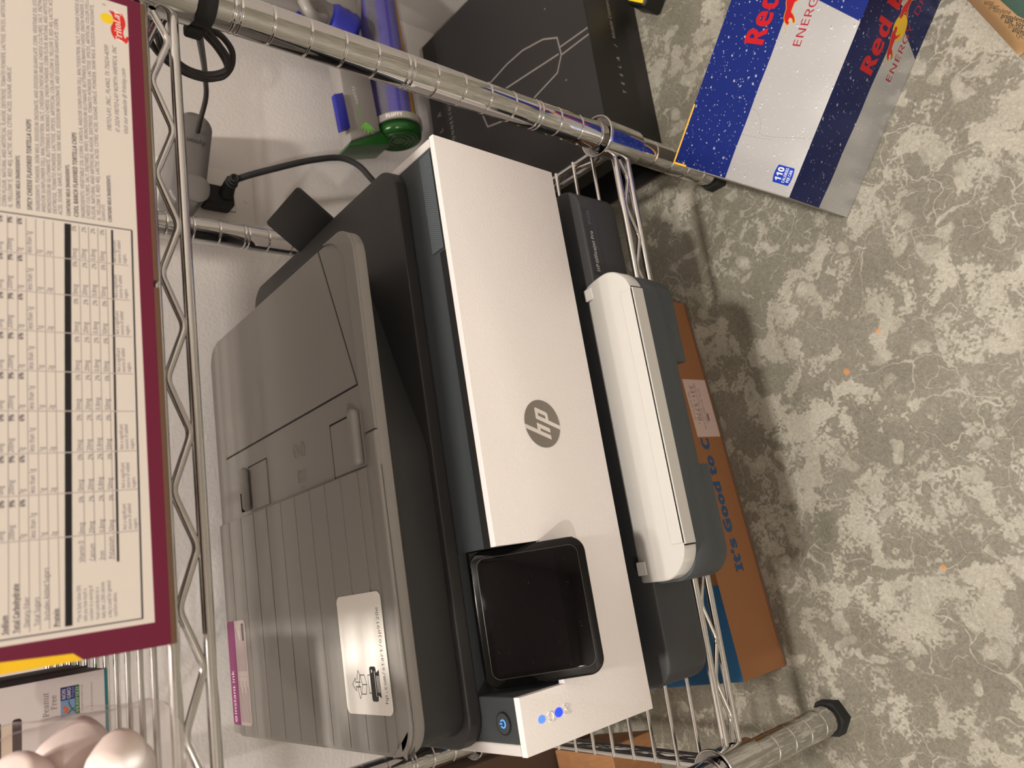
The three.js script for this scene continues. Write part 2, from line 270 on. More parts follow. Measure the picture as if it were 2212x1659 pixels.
  // touch screen, tilted back, in a glossy rounded housing
  {
    const a = 44.7 * Math.PI / 180, w = 0.0917, h = 0.0817;
    const gloss = phy({ color: 0x040404, roughness: 0.14, specularIntensity: 0.6 });
    const sc = part('touch_screen', plate(rrShape(-w / 2, w / 2, 0, h, 0.011), 0.009, 0.0016, 4), gloss, pr, [-0.1350, 0.1405 + Y, 0.0220], [-a, 0, 0]);
    const face = canvas(1024, 912, (g, W, H) => {
      g.fillStyle = '#050405'; g.fillRect(0, 0, W, H); g.fillStyle = '#0b080a'; g.fillRect(W * 0.10, H * 0.12, W * 0.8, H * 0.62);
      for (let i = 0; i < 90; i++) { g.globalAlpha = rr(0.2, 0.7); g.strokeStyle = g.fillStyle = '#a79f9c'; const x = rr(20, W - 20), y = rr(20, H - 20), l = rr(0, 1) > 0.8 ? rr(6, 22) : 0; if (l) { const t = rr(0, 6.28); g.lineWidth = 1.3; g.beginPath(); g.moveTo(x, y); g.quadraticCurveTo(x + l * Math.cos(t), y + l * Math.sin(t), x + l * Math.cos(t + 0.7), y + l * Math.sin(t + 0.7)); g.stroke(); } else { g.beginPath(); g.arc(x, y, rr(0.7, 1.7), 0, 7); g.fill(); } }
      g.globalAlpha = 1;
    });
    const gs = rrShape(-w / 2 + 0.0062, w / 2 - 0.0055, 0.0055, h - 0.0060, 0.006), gg = plate(gs, 0.0012, 0.0003);
    part('glass_edge', plate(rrShape(-w / 2 + 0.0058, w / 2 - 0.0051, 0.0051, h - 0.0056, 0.0064), 0.0008, 0.0002), std(0x34302e, 0.4), sc, [0, 0, 0.0004]);
    uvWorld(gg, (x) => (x + w / 2) / w, (x, y) => y / h);
    part('glass', gg, phy({ map: face, roughness: 0.05, specularIntensity: 0.35 }), sc, [0, 0, 0.0007]);
    const ms = new THREE.Shape(); ms.moveTo(0.0070, 0.1405); ms.lineTo(0.0130, 0.1415); ms.lineTo(-0.0400, 0.1935); ms.lineTo(-0.0400, 0.1405); ms.closePath();   // (z, y)
    const mg = new THREE.ExtrudeGeometry(ms, { depth: 0.086, bevelEnabled: false }); mg.rotateY(-Math.PI / 2).translate(-0.0892, 0, 0);   // (z, y) profile drawn out along x
    add('screen_mount', mg, blackPlastic);
  }
  // scanner lid and the sheet feeder on it
  const lid = add('scanner_lid', slab(rrShape(-0.2165, 0.2165, 0.0425, 0.325, [0.022, 0.022, 0.022, 0.022]), 0.2, 0.2105, 0.0016, 3), lidMat);
  {
    const s = new THREE.Shape(); s.moveTo(0.152, 0.33); s.lineTo(0.152, 0.11); s.bezierCurveTo(0.125, 0.093, 0.085, 0.083, 0.042, 0.067); s.bezierCurveTo(0.015, 0.057, 0.0, 0.0475, -0.02, 0.0475);
    s.lineTo(-0.186, 0.0475); s.bezierCurveTo(-0.2, 0.0475, -0.208, 0.055, -0.208, 0.07); s.lineTo(-0.208, 0.33); s.closePath();
    add('feeder_base', slab(s, 0.2105, 0.2463, 0.001), std(new THREE.Color().setRGB(0.023, 0.024, 0.024), 0.6));
  }
  const FT = 0.2542;                                         // level of the feeder's right half
  add('feeder_rim', slab(rrShape(-0.209, 0.157, 0.04, 0.342, [0.022, 0.024, 0.022, 0.02]), 0.2458, FT, 0.0012, 3), taupe);
  // front rim of the right half, running out round the corner, and the hinged door behind it
  { const s = new THREE.Shape(); s.moveTo(0.0025, 0.0402); s.lineTo(0.134, 0.0402); s.absarc(0.134, 0.0632, 0.023, -Math.PI / 2, 0); s.lineTo(0.157, 0.085); s.bezierCurveTo(0.1535, 0.066, 0.142, 0.0560, 0.126, 0.0555); s.lineTo(0.0025, 0.0555); s.closePath(); add('feeder_cover', slab(s, FT - 0.0004, 0.2562, 0.0009, 3), taupe); }
  { const s = new THREE.Shape(); s.moveTo(0.0398, 0.0612); s.lineTo(0.1562, 0.0965); s.lineTo(0.1562, 0.318); s.lineTo(0.0398, 0.318); s.closePath(); add('feeder_door', slab(s, FT - 0.0003, FT + 0.0007, 0.0003), taupe); }
  add('door_seam', merge([span(0.0381, 0.0394, FT - 0.0004, FT + 0.0001, -0.318, -0.0595, 0.0001), rodGeo(V(0.0385, FT - 0.0003, -0.0595), V(0.1562, FT - 0.0003, -0.0952), 0.0006, 6)]), gap);
  // left paper tray: a frame and ribbed slats with real grooves between them
  const trayTop = 0.2572;
  const tray = add('paper_tray', slab(rrShape(-0.209, -0.0205, 0.04, 0.342, [0.022, 0.002, 0.002, 0.02]), 0.2519, trayTop - 0.0011, 0.0010, 2), taupe);
  add('tray_rim', slab(rrShape(-0.209, 0.0015, 0.04, 0.0545, [0.022, 0, 0.004, 0.004]), 0.2519, trayTop + 0.0002, 0.0022, 4), taupe);
  const cuts = [0.058, 0.0705, 0.0955, 0.1205, 0.1465, 0.1735, 0.2005, 0.229, 0.258, 0.287, 0.316, 0.3405];
  for (let i = 0; i + 1 < cuts.length; i++) part('slat', span(-0.2065, -0.0215, trayTop - 0.0014, trayTop - (i ? 0 : 0.0004), -cuts[i + 1] + 0.0006, -cuts[i] - 0.0006, 0.0004).translate(0, Y, 0), taupe, tray);
  // paper guides in the pocket between the tray and the door
  const guide = add('paper_guide', merge([span(-0.0195, 0.019, 0.2539, 0.2548, -0.106, -0.060, 0.0004), span(-0.0185, 0.022, 0.2544, 0.2625, -0.0685, -0.0595, 0.004, 4)]), taupe);
  part('guide_seam', span(-0.0205, 0.0205, 0.2539, 0.2544, -0.1075, -0.1062, 0.0001).translate(0, Y, 0), gap, guide);
  part('guide_seam', span(0.0196, 0.0207, 0.2539, 0.2544, -0.1072, -0.068, 0.0001).translate(0, Y, 0), gap, guide);
  const guide2 = add('paper_guide', merge([span(-0.0185, 0.021, 0.2544, 0.2622, -0.2735, -0.2645, 0.004, 4), span(-0.0185, 0.020, 0.2539, 0.2550, -0.262, -0.226, 0.0004)]), taupe);
  part('guide_slot', span(-0.0187, -0.002, 0.2600, 0.26235, -0.2706, -0.2676, 0.0005).translate(0, Y, 0), gap, guide2);
  part('guide_seam', span(0.0202, 0.0212, 0.2539, 0.2544, -0.268, -0.226, 0.0001).translate(0, Y, 0), gap, guide2);
  {
    const ring = (x, z) => new THREE.TorusGeometry(0.0048, 0.0003, 6, 28).rotateX(-Math.PI / 2).scale(1.2, 1, 0.8).translate(x, 0.2544, z), bar = (x0, z0, x1, z1) => rodGeo(V(x0, 0.2544, z0), V(x1, 0.2544, z1), 0.0003, 6);
    add('embossed_symbol', merge([ring(0.014, -0.168), ring(0.0135, -0.156), bar(0.011, -0.170, 0.017, -0.166), bar(0.0105, -0.158, 0.0165, -0.154), bar(-0.012, -0.168, -0.002, -0.168), bar(-0.012, -0.156, -0.002, -0.156), bar(-0.012, -0.168, -0.012, -0.156), ...[0, 1, 2, 3].map((k) => bar(-0.010 + 0.0022 * k, -0.165, -0.010 + 0.0022 * k, -0.159)), bar(-0.016, -0.166, -0.016, -0.158)]), taupe);
  }
  // dark flap at the lid's right edge
  {
    const b1 = V(0.2175, 0.2085, -0.1447), b2 = V(0.2155, 0.2085, -0.2124), c1 = V(0.2426, 0.2393, -0.1446), u = b2.clone().sub(b1), v = c1.clone().sub(b1), n = u.clone().cross(v).normalize(), w = u.length(), h = v.length();
    const g = plate(rrShape(-w / 2, w / 2, 0, h, [0.001, 0.001, 0.004, 0.004]), 0.003, 0.0005).applyMatrix4(new THREE.Matrix4().makeBasis(u.clone().normalize(), n.clone().cross(u.clone().normalize()), n).setPosition(b1.clone().addScaledVector(u, 0.5)));
    add('side_flap', g, std(0x131313, 0.55));
  }
  // stickers on the tray
  {
    const t = canvas(1024, 800, (g, w, h) => {
      g.fillStyle = '#f3efe8'; g.fillRect(0, 0, w, h); g.fillStyle = '#0c0c0c'; g.font = '62px monospace'; const s = 'hp.com/start/ojp9120e'; const k = 800 / g.measureText(s).width; g.save(); g.translate(92, 740); g.scale(k, 1); g.fillText(s, 0, 0); g.restore();
      g.lineWidth = 7; g.strokeStyle = '#0c0c0c'; g.lineJoin = 'round';
      g.beginPath(); g.moveTo(170, 300); g.lineTo(250, 270); g.lineTo(330, 300); g.lineTo(330, 380); g.lineTo(250, 410); g.lineTo(170, 380); g.closePath(); g.stroke();
      g.beginPath(); g.moveTo(170, 300); g.lineTo(250, 330); g.lineTo(330, 300); g.moveTo(250, 330); g.lineTo(250, 410); g.moveTo(170, 300); g.lineTo(130, 270); g.lineTo(210, 240); g.lineTo(250, 270); g.moveTo(330, 300); g.lineTo(370, 270); g.lineTo(290, 240); g.stroke();
      g.beginPath(); g.moveTo(230, 300); g.lineTo(230, 210); g.lineTo(196, 210); g.lineTo(250, 150); g.lineTo(304, 210); g.lineTo(270, 210); g.lineTo(270, 300); g.stroke();
      g.strokeRect(180, 440, 150, 60); g.fillStyle = '#0c0c0c'; g.beginPath(); g.roundRect(110, 478, 290, 110, 26); g.fill(); g.beginPath(); g.moveTo(170, 570); g.lineTo(340, 570); g.lineTo(372, 640); g.lineTo(138, 640); g.fill();
      g.strokeStyle = '#f3efe8'; g.lineWidth = 6; g.beginPath(); for (const y of [588, 606, 624]) { g.moveTo(184, y); g.lineTo(322, y); } g.moveTo(150, 560); g.lineTo(362, 560); g.stroke(); g.fillStyle = '#f3efe8'; g.fillRect(350, 508, 24, 12);
    });
    const g1 = slab(rrShape(-0.0395, 0.0395, -0.031, 0.031, 0.005), 0, 0.0004, 0.0001, 1); uvWorld(g1, (x) => (x + 0.0395) / 0.079, (x, y, z) => (-z + 0.031) / 0.062);
    part('setup_label', g1, print(t, 0.45), pr, [-0.1437, trayTop + Y, -0.0885]).userData.label = 'white setup label with printer symbol and web address';
    const t2 = canvas(1024, 512, (g, w, h) => {
      g.fillStyle = '#b9aba6'; g.fillRect(0, 0, w, h); g.fillStyle = '#7d2660'; g.fillRect(0, 0, w, 215); g.fillStyle = '#efe2ea'; g.font = '92px sans-serif'; g.fillText('instant ink', 96, 110); g.lineWidth = 8; g.strokeStyle = '#efe2ea'; g.beginPath(); g.arc(56, 80, 26, 0, 7); g.moveTo(40, 80); g.lineTo(72, 80); g.stroke();
      g.fillStyle = '#7d5f6e'; for (let i = 0; i < 8; i++) { g.fillRect(30, 240 + i * 32, 400 - (i % 3) * 60, 12); g.fillRect(520, 240 + i * 32, 430 - (i % 4) * 40, 12); } g.fillStyle = '#b06a8e'; g.fillRect(470, 225, 3, 280); g.fillStyle = '#5d5650'; g.fillRect(820, 400, 170, 70); g.fillStyle = '#c79ab5'; g.font = '40px sans-serif'; g.fillText('', 0, 0);
      g.fillStyle = '#7e2763'; for (let i = 0; i < 3; i++) g.fillRect(60, 140 + i * 24, 860 - i * 170, 9);
    });
    const g2 = slab(rrShape(-0.0445, 0.0445, -0.0215, 0.0215, 0.004), 0, 0.0004, 0.0001, 1); uvWorld(g2, (x) => (x + 0.0445) / 0.089, (x, y, z) => (-z + 0.0215) / 0.043);
    part('ink_sticker', g2, print(t2, 0.4), pr, [-0.1545, trayTop + Y, -0.3175]).userData.label = 'magenta and white sticker at the back of the tray';
  }
  // paper drawer across the bottom, its front edge bevelled
  {
    const s = rrShape(-0.2105, 0.2105, 0.0010, 0.28, [0.02, 0.02, 0.004, 0.004]);
    add('paper_drawer', slab(s, 0.003, 0.0505, 0.0022, 3), slateDark);
    const t = canvas(1024, 256, (g, w, h) => { g.fillStyle = '#303336'; g.fillRect(0, 0, w, h); g.fillStyle = '#2a2d30'; g.fillRect(6, 20, w - 12, h - 40); g.fillStyle = '#a9a5a0'; g.font = 'bold 92px sans-serif'; g.fillText('HP', 36, 138); g.font = '84px sans-serif'; const s1 = ' OfficeJet Pro'; g.save(); g.translate(160, 138); g.scale(0.98, 1); g.font = 'bold 84px sans-serif'; g.fillText('OfficeJet Pro', 8, 0); g.restore(); g.fillStyle = '#6e6c6a'; g.font = '84px sans-serif'; g.fillText('9125e', 768, 138); g.fillStyle = '#5b5b5b'; g.fillRect(30, 196, w - 60, 5); });
    part('name_plate', new THREE.PlaneGeometry(0.062, 0.0155), print(t, 0.5), pr, [0.1575, 0.0405 + Y, -0.0007]);
  }
  // the middle part that juts out: dark drawer front with a finger notch, pale output tray above
  {
    const s = new THREE.Shape(); s.moveTo(-0.134, 0.003); s.lineTo(-0.048, 0.003); s.lineTo(-0.048, 0.018); s.lineTo(0.037, 0.018); s.lineTo(0.037, 0.003); s.lineTo(0.115, 0.003); s.lineTo(0.115, 0.046); s.lineTo(-0.134, 0.046); s.closePath();
    const wallF = slab(rrShape(-0.134, 0.115, -0.0415, 0.04, [0.022, 0.022, 0, 0]), 0.018, 0.0462, 0.0012);
    const lowL = slab(rrShape(-0.134, -0.048, -0.0395, 0.04, [0.022, 0, 0, 0]), 0.003, 0.0182, 0.0008), lowR = slab(rrShape(0.037, 0.115, -0.0395, 0.04, [0, 0.022, 0, 0]), 0.003, 0.0182, 0.0008);
    add('drawer_front', merge([wallF, lowL, lowR]), slate);
    // output tray: upper skin falls away towards the back
    const outline = rrShape(-0.1315, 0.1165, -0.0435, 0.10, [0.026, 0.026, 0, 0]).getPoints(14), xs = (z) => { const r = 0.026, d = z - (0.0435 - r), e = d > 0 ? r - Math.sqrt(Math.max(0, r * r - d * d)) : 0; return [-0.1315 + e, 0.1165 - e]; };
    const top = (z) => 0.0600 - 0.026 * Math.pow(clamp((0.020 - z) / 0.06), 1.6), zs = []; for (let i = 0; i <= 40; i++) zs.push(-0.06 + (0.1035) * (1 - Math.pow(1 - i / 40, 1.6)));
    const P = [], I = [], row = (z, y0, y1, k) => { const [a, b] = xs(z); P.push(a, y0, z, a, y1 - 0.0009, z, a + 0.0009, y1, z, b - 0.0009, y1, z, b, y1 - 0.0009, z, b, y0, z); };
    zs.forEach((z) => row(z, 0.0465, top(z)));
    { const z = 0.0435, [a, b] = xs(z); }
    for (let i = 0; i + 1 < zs.length; i++) for (let c = 0; c < 5; c++) { const p = i * 6 + c, q = p + 6; I.push(p, q, p + 1, q, q + 1, p + 1); }
    { const p = (zs.length - 1) * 6; I.push(p, p + 5, p + 1, p + 1, p + 5, p + 4, p + 1, p + 4, p + 2, p + 2, p + 4, p + 3); }
    const g0 = new THREE.BufferGeometry(); g0.setAttribute('position', new THREE.Float32BufferAttribute(P, 3)); g0.setAttribute('uv', new THREE.Float32BufferAttribute(new Float32Array(P.length / 3 * 2), 2)); g0.setIndex(I); g0.computeVertexNormals(); const g = toCreasedNormals(g0, 0.7);
    pale.side = THREE.DoubleSide; const ot = add('output_tray', g, pale);
    const dx = 0;
    part('tray_extension', merge([span(-0.106, 0.094, 0.0585, 0.0612, 0.0325, 0.0434, 0.0005), span(-0.107, 0.095, 0.0475, 0.0600, 0.0437, 0.0450, 0.0004)]).translate(0, Y, 0), pale, ot);
    part('extension_seam', span(-0.106, 0.094, 0.0602, 0.0609, 0.0433, 0.0439, 0.0001).translate(0, Y, 0), gap, ot);
    for (const s2 of [0.0955, -0.1075]) part('extension_seam', span(s2 - 0.0006, s2 + 0.0006, 0.0475, 0.0598, 0.0432, 0.0442, 0.0001).translate(0, Y, 0), gap, ot);
    for (const x of [0.108, -0.1205]) part('tray_stud', merge([rbox(0.0105, 0.0022, 0.0095, 0.001, 3)]).translate(x, 0.0545 + Y, -0.006), pale, ot, [0, 0, 0]);
  }
  pr.remove(inner);
}

// ------------------------------------------------------------------ snack carton on the upper shelf
const DECK = UP + 0.0045;
{
  const W = 0.342, H = 0.20, S = 2048 / 342, CW = 2048, CH = Math.round(200 * S);
  const face = canvas(CW, CH, (g) => {
    const X = (u) => u * S, Yv = (v) => (200 - v) * S, rect = (u0, u1, v0, v1, c) => { g.fillStyle = c; g.fillRect(X(u0), Yv(v1), X(u1 - u0), (v1 - v0) * S); };
    const ink = '#453f4b', white = '#dfd6cd', mag = '#68052f';
    rect(0, 342, 0, 200, mag); rect(10.8, 337, 6.6, 200, white);
    g.fillStyle = '#f5c518'; g.beginPath(); g.moveTo(X(0), Yv(36)); g.lineTo(X(3.4), Yv(40)); g.lineTo(X(5), Yv(69)); g.lineTo(X(7), Yv(200)); g.lineTo(X(0), Yv(200)); g.fill();
    // nutrition table
    const line = (u0, v0, u1, v1, w, c) => { g.strokeStyle = c || ink; g.lineWidth = w * S; g.beginPath(); g.moveTo(X(u0), Yv(v0)); g.lineTo(X(u1), Yv(v1)); g.stroke(); };
    line(13.4, 200, 13.4, 11.6, 0.55, '#3b3640'); line(13.4, 11.8, 204.4, 9.2, 0.75, '#15131a'); line(204.4, 200, 204.4, 9.2, 0.55, '#3b3640');
    const cols = [52.7, 72, 90.4, 109.6, 128.2, 147.1, 166, 184.5];
    for (const v of [44.2, 48, 51.4, 55.3, 58.8, 62.7, 66.8, 70.7, 74.6, 78.5, 82.4, 86.3, 90.2]) line(15, v + 0.6, 203, v, 0.35, '#a0938f');
    g.fillStyle = '#0b0a0d'; g.beginPath(); g.moveTo(X(15), Yv(42.8)); g.lineTo(X(203), Yv(39.4)); g.lineTo(X(203), Yv(36.6)); g.lineTo(X(15), Yv(40)); g.fill();
    for (const v of [33.5, 29.4, 25.3, 21.6]) line(41, v + 1, 203, v - 0.4, 0.3, '#8d807d');
    line(40, 21.1, 203, 18.4, 0.95, '#0b0a0d'); for (const u of cols) line(u, 200, u + 0.4, 11.4, 0.55, '#b9aeaa');
    const text = (s, u, v, h, o = {}) => { g.fillStyle = o.c || ink; g.font = `${o.b ? 'bold ' : ''}${o.i ? 'italic ' : ''}${h * S * 1.3}px sans-serif`; g.save(); g.translate(X(u), Yv(v)); const m = g.measureText(s).width; g.scale(o.w ? o.w * S / m : 0.75, 1); g.textAlign = o.r ? 'right' : 'left'; g.fillText(s, 0, 0); g.restore(); };
    [['Cholesterol', 67.6, 1], ['Sodium', 63.6, 1], ['Total Carbohydrate', 59.6, 1], ['   Dietary Fiber', 55.9, 0], ['   Total Sugars', 52.2, 0], ['      Includes Added Sugars', 48.6, 0], ['Protein', 44.9, 1], ['Saturated Fat', 71.4, 0], ['Total Fat', 75.3, 1], ['Calories', 79.2, 1]].forEach(([s, v, b]) => text(s, 15.4, v, 2.2, { b, c: b ? '#1d1a22' : ink }));
    [['Vitamin D', 34.8], ['Calcium', 30.6], ['Iron', 26.6], ['Potassium', 22.8], ['Vitamin C', 21.6]].forEach(([s, v], i) => text(s, 41.5, i < 4 ? v : 19.3 + 2.6, i < 4 ? 2.2 : 0.1));
    ['*The % Daily Value (DV)', 'tells you how much a', 'nutrient in a serving of', 'food contributes to a', 'daily diet. 2,000 calories', 'a day is used for general', 'nutrition advice.'].forEach((s, i) => text(s, 16, 36.6 - 2.4 * i, 1.5));
    const add = [['0mcg', '0%'], ['20mg', '2%'], ['0.8mg', '2%'], ['50mg', '0%']], up = [['2g', ''], ['1g', ''], ['less than 1g', ''], ['7g', '6%'], ['200mg', '9%'], ['0mg', '0%'], ['1g', '6%'], ['3g', '5%']];
    cols.forEach((u, i) => {
      add.forEach(([a, b], k) => { text(a, u + 1, 34.6 - 4.1 * k, 2.2); text(b, u + 18, 34.3 - 4.1 * k, 2.2, { r: 1 }); });
      up.forEach(([a, b], k) => { text(a, u + 1, 45.4 + 3.9 * k, 2.1); text(b, u + 18, 45.2 + 3.9 * k, 2.3, { r: 1, b: 1, c: '#2c2732' }); });
      if (i !== 3) ['Not a significant', 'source of added', 'sugars.'].forEach((s, k) => text(s, u + 1.2, 17.0 - 2.3 * k, 1.7));
    });
    // ingredients
    const words = 'CORN, VEGETABLE OIL (CORN, CANOLA, AND/OR SUNFLOWER OIL), MALTODEXTRIN, SALT, CHEDDAR CHEESE (MILK, CHEESE CULTURES, SALT, ENZYMES), WHEY, MONOSODIUM GLUTAMATE, BUTTERMILK, ROMANO CHEESE, ONION POWDER, CORN FLOUR, NATURAL AND ARTIFICIAL FLAVOR, DEXTROSE, TOMATO POWDER, LACTOSE, SPICES, ARTIFICIAL COLOR (YELLOW 6, YELLOW 5, RED 40), LACTIC ACID, CITRIC ACID, SUGAR, GARLIC POWDER, SKIM MILK, DISODIUM INOSINATE, AND DISODIUM GUANYLATE.'.split(' ');
    let w = 0; const para = (v, n, last, u1 = 338) => { for (let k = 0; k < n; k++) { let s = k ? '' : 'INGREDIENTS: '; g.font = `${1.75 * S * 1.3}px sans-serif`; while (s.length < (k === n - 1 ? last : 104)) s += words[w++ % words.length] + ' '; text(s, 207.2, v - 2.35 * k, 1.75, { w: (k === n - 1 ? (u1 - 208) * last / 104 : u1 - 208) }); } };
    para(67.8, 4, 60); text('CONTAINS MILK INGREDIENTS.', 207.2, 57.6, 1.9, { b: 1, c: '#2a2530' });
    text('SPICY CHEESE FLAVORED TORTILLA CHIPS', 207.2, 52.6, 2.1, { b: 1, c: '#17141b', w: 48 }); para(49.6, 5, 88); text('CONTAINS MILK INGREDIENTS.', 207.2, 36.8, 1.9, { b: 1, c: '#2a2530' });
    text('COOL RANCH FLAVORED TORTILLA CHIPS', 207.2, 33.2, 2.1, { b: 1, c: '#17141b', w: 46 }); para(30.4, 4, 100); text('GUANYLATE.', 207.2, 21.2, 1.7); text('CONTAINS MILK INGREDIENTS.', 207.2, 18.4, 1.9, { b: 1, w: 26, c: '#2a2530' });
    para(98, 8, 70); para(126, 9, 60); para(160, 10, 90);
    text('FRITO-LAY, INC., PLANO, TX 75024-4099', 258.4, 16.8, 2.1, { i: 1, w: 50.4 }); text('\u00a9 2024 FRITO-LAY NORTH AMERICA, INC', 258.4, 13.0, 2.1, { i: 1, w: 51.2 }); text('Visit our website @ fritolay.com', 258.4, 9.0, 2.1, { i: 1, w: 39 });
    // flag-shaped emblem with a sun
    g.fillStyle = '#f4d21c'; g.beginPath(); g.arc(X(325.5), Yv(17.0), 3.2 * S, 0, 7); g.fill(); g.fillStyle = '#d8271f';
    g.beginPath(); g.moveTo(X(314), Yv(13.4)); g.quadraticCurveTo(X(319), Yv(16.6), X(323), Yv(14.4)); g.quadraticCurveTo(X(327), Yv(12.6), X(331), Yv(16)); g.lineTo(X(331), Yv(9.4)); g.quadraticCurveTo(X(326.5), Yv(6.8), X(322), Yv(8.6)); g.quadraticCurveTo(X(318), Yv(10.2), X(314), Yv(7.2)); g.closePath(); g.fill();
    g.beginPath(); g.ellipse(X(315.5), Yv(7.6), 2.4 * S, 0.8 * S, 0.25, 0, 7); g.fill(); g.save(); g.translate(X(322.6), Yv(11.0)); g.rotate(-0.06); g.fillStyle = '#f7efe6'; g.font = `italic bold ${4.4 * S}px serif`; g.textAlign = 'center'; g.fillText('FritoLay', 0, 0.8 * S); g.restore(); text('\u00ae', 333, 17.4, 1.6);
  });
  const t = thing('snack_carton', 'large white and magenta printed snack carton with nutrition table on the upper wire shelf', 'box', [-0.202, DECK - 0.0005, 0]);
  const mag = std(0x68052f, 0.7), top = std(0xd9b23a, 0.6);
  const g = new THREE.BoxGeometry(W, H, 0.24); g.translate(0, H / 2 + 0.0028, 0.02 - 0.12);
  part('carton_body', g, [mag, mag, top, kraftEdge, print(face, 0.7), mag], t);
  part('bottom_flap', span(-0.171, 0.004, 0, 0.0029, -0.219, 0.0200, 0.0006), kraftEdge, t); part('bottom_flap', span(0.0075, 0.171, 0, 0.0029, -0.219, 0.0200, 0.0006), kraftEdge, t);
}

// ------------------------------------------------------------------ cookie box, dark box and marshmallow bag beside it
{
  const S = 16, face = canvas(1440, 2048, (g, w, h) => {     // 90 x 128 mm
    g.fillStyle = '#d9d0cd'; g.fillRect(0, 0, w, h); g.fillStyle = '#23707a'; g.fillRect(0, h - 1.6 * S, w, 1.6 * S);
    const Y = (v) => h - v * S, X = (u) => u * S, T = (s, u, v, mm, c, f = 'serif', wd = 0, a = 'left') => { g.fillStyle = c; g.font = `${mm * S * 1.35}px ${f}`; g.textAlign = a; g.save(); g.translate(X(u), Y(v)); if (wd) g.scale(wd * S / g.measureText(s).width, 1); g.fillText(s, 0, 0); g.restore(); };
    T('Peanut', 70.3, 29.8, 3.0, '#5f5353', 'serif', 12.9); T('Free', 73.4, 26.0, 2.8, '#5f5353', 'serif', 7.8);
    g.fillStyle = '#7d9dc2'; g.fillRect(X(68.8), Y(24), 8.7 * S, 7.2 * S); g.fillStyle = '#2b2f6e'; g.fillRect(X(77.2), Y(24), 7.1 * S, 7.2 * S); g.fillStyle = '#2f5a35'; g.fillRect(X(68.8), Y(16.9), 15.5 * S, 2.3 * S);
    T('NON', 77.8, 21.4, 1.9, '#f3f0ee', 'sans-serif', 5.4); T('GMO', 77.8, 18.9, 1.9, '#f3f0ee', 'sans-serif', 5.8); T('Project', 78, 17.3, 1.1, '#a3a8e0', 'sans-serif', 5.6); T('VERIFIED', 69.6, 15.0, 1.5, '#cfe6c8', 'sans-serif', 13.8);
    g.fillStyle = '#d96b3a'; g.beginPath(); g.ellipse(X(71.4), Y(21.2), 1.5 * S, 0.9 * S, 0.7, 0, 7); g.ellipse(X(73), Y(21.6), 0.9 * S, 1.4 * S, 0.5, 0, 7); g.fill(); g.strokeStyle = '#23512c'; g.lineWidth = 0.5 * S; g.beginPath(); g.moveTo(X(70.4), Y(17)); g.quadraticCurveTo(X(73), Y(19.6), X(76.6), Y(20)); g.moveTo(X(72.5), Y(17)); g.quadraticCurveTo(X(71), Y(20), X(69.2), Y(20.6)); g.stroke();
    T('nongmoproject.org', 69.4, 13.0, 0.9, '#6c6464', 'sans-serif', 14.4); T('1 deliciousness!', 68.7, 7.9, 1.1, '#7f7573', 'serif', 15.6);
    g.fillStyle = '#2b1c18'; g.beginPath(); g.roundRect(X(40), Y(47), 32.8 * S, 4.4 * S, 1.6 * S); g.fill(); g.fillStyle = '#d8c5b0'; g.fillRect(X(40), Y(52), 31 * S, 5 * S); g.fillStyle = '#2b1c18'; g.beginPath(); g.roundRect(X(40), Y(57), 32.8 * S, 5 * S, 2 * S); g.fill();
  });
  const a = thing('cookie_box', 'white cookie box with butterfly seal and teal lower edge beside the magenta carton', 'box', [-0.431, DECK, -0.1105]);
  const side = std(0x5b4a48, 0.6), gg = new THREE.BoxGeometry(0.09, 0.128, 0.046); gg.translate(0, 0.064, -0.023);
  part('carton_body', gg, [side, side, side, side, print(face, 0.5), side], a);
  const b = thing('dark_carton', 'plain dark brown carton behind the white cookie box', 'box', [-0.431, DECK, -0.159]);
  const dk = std(0x3d3230, 0.6); part('carton_body', rbox(0.092, 0.136, 0.055, 0.0012).translate(0, 0.068, -0.0275), dk, b); part('lid_flap', rbox(0.094, 0.02, 0.057, 0.001).translate(0, 0.136, -0.0275), std(0x463937, 0.6), b);
}
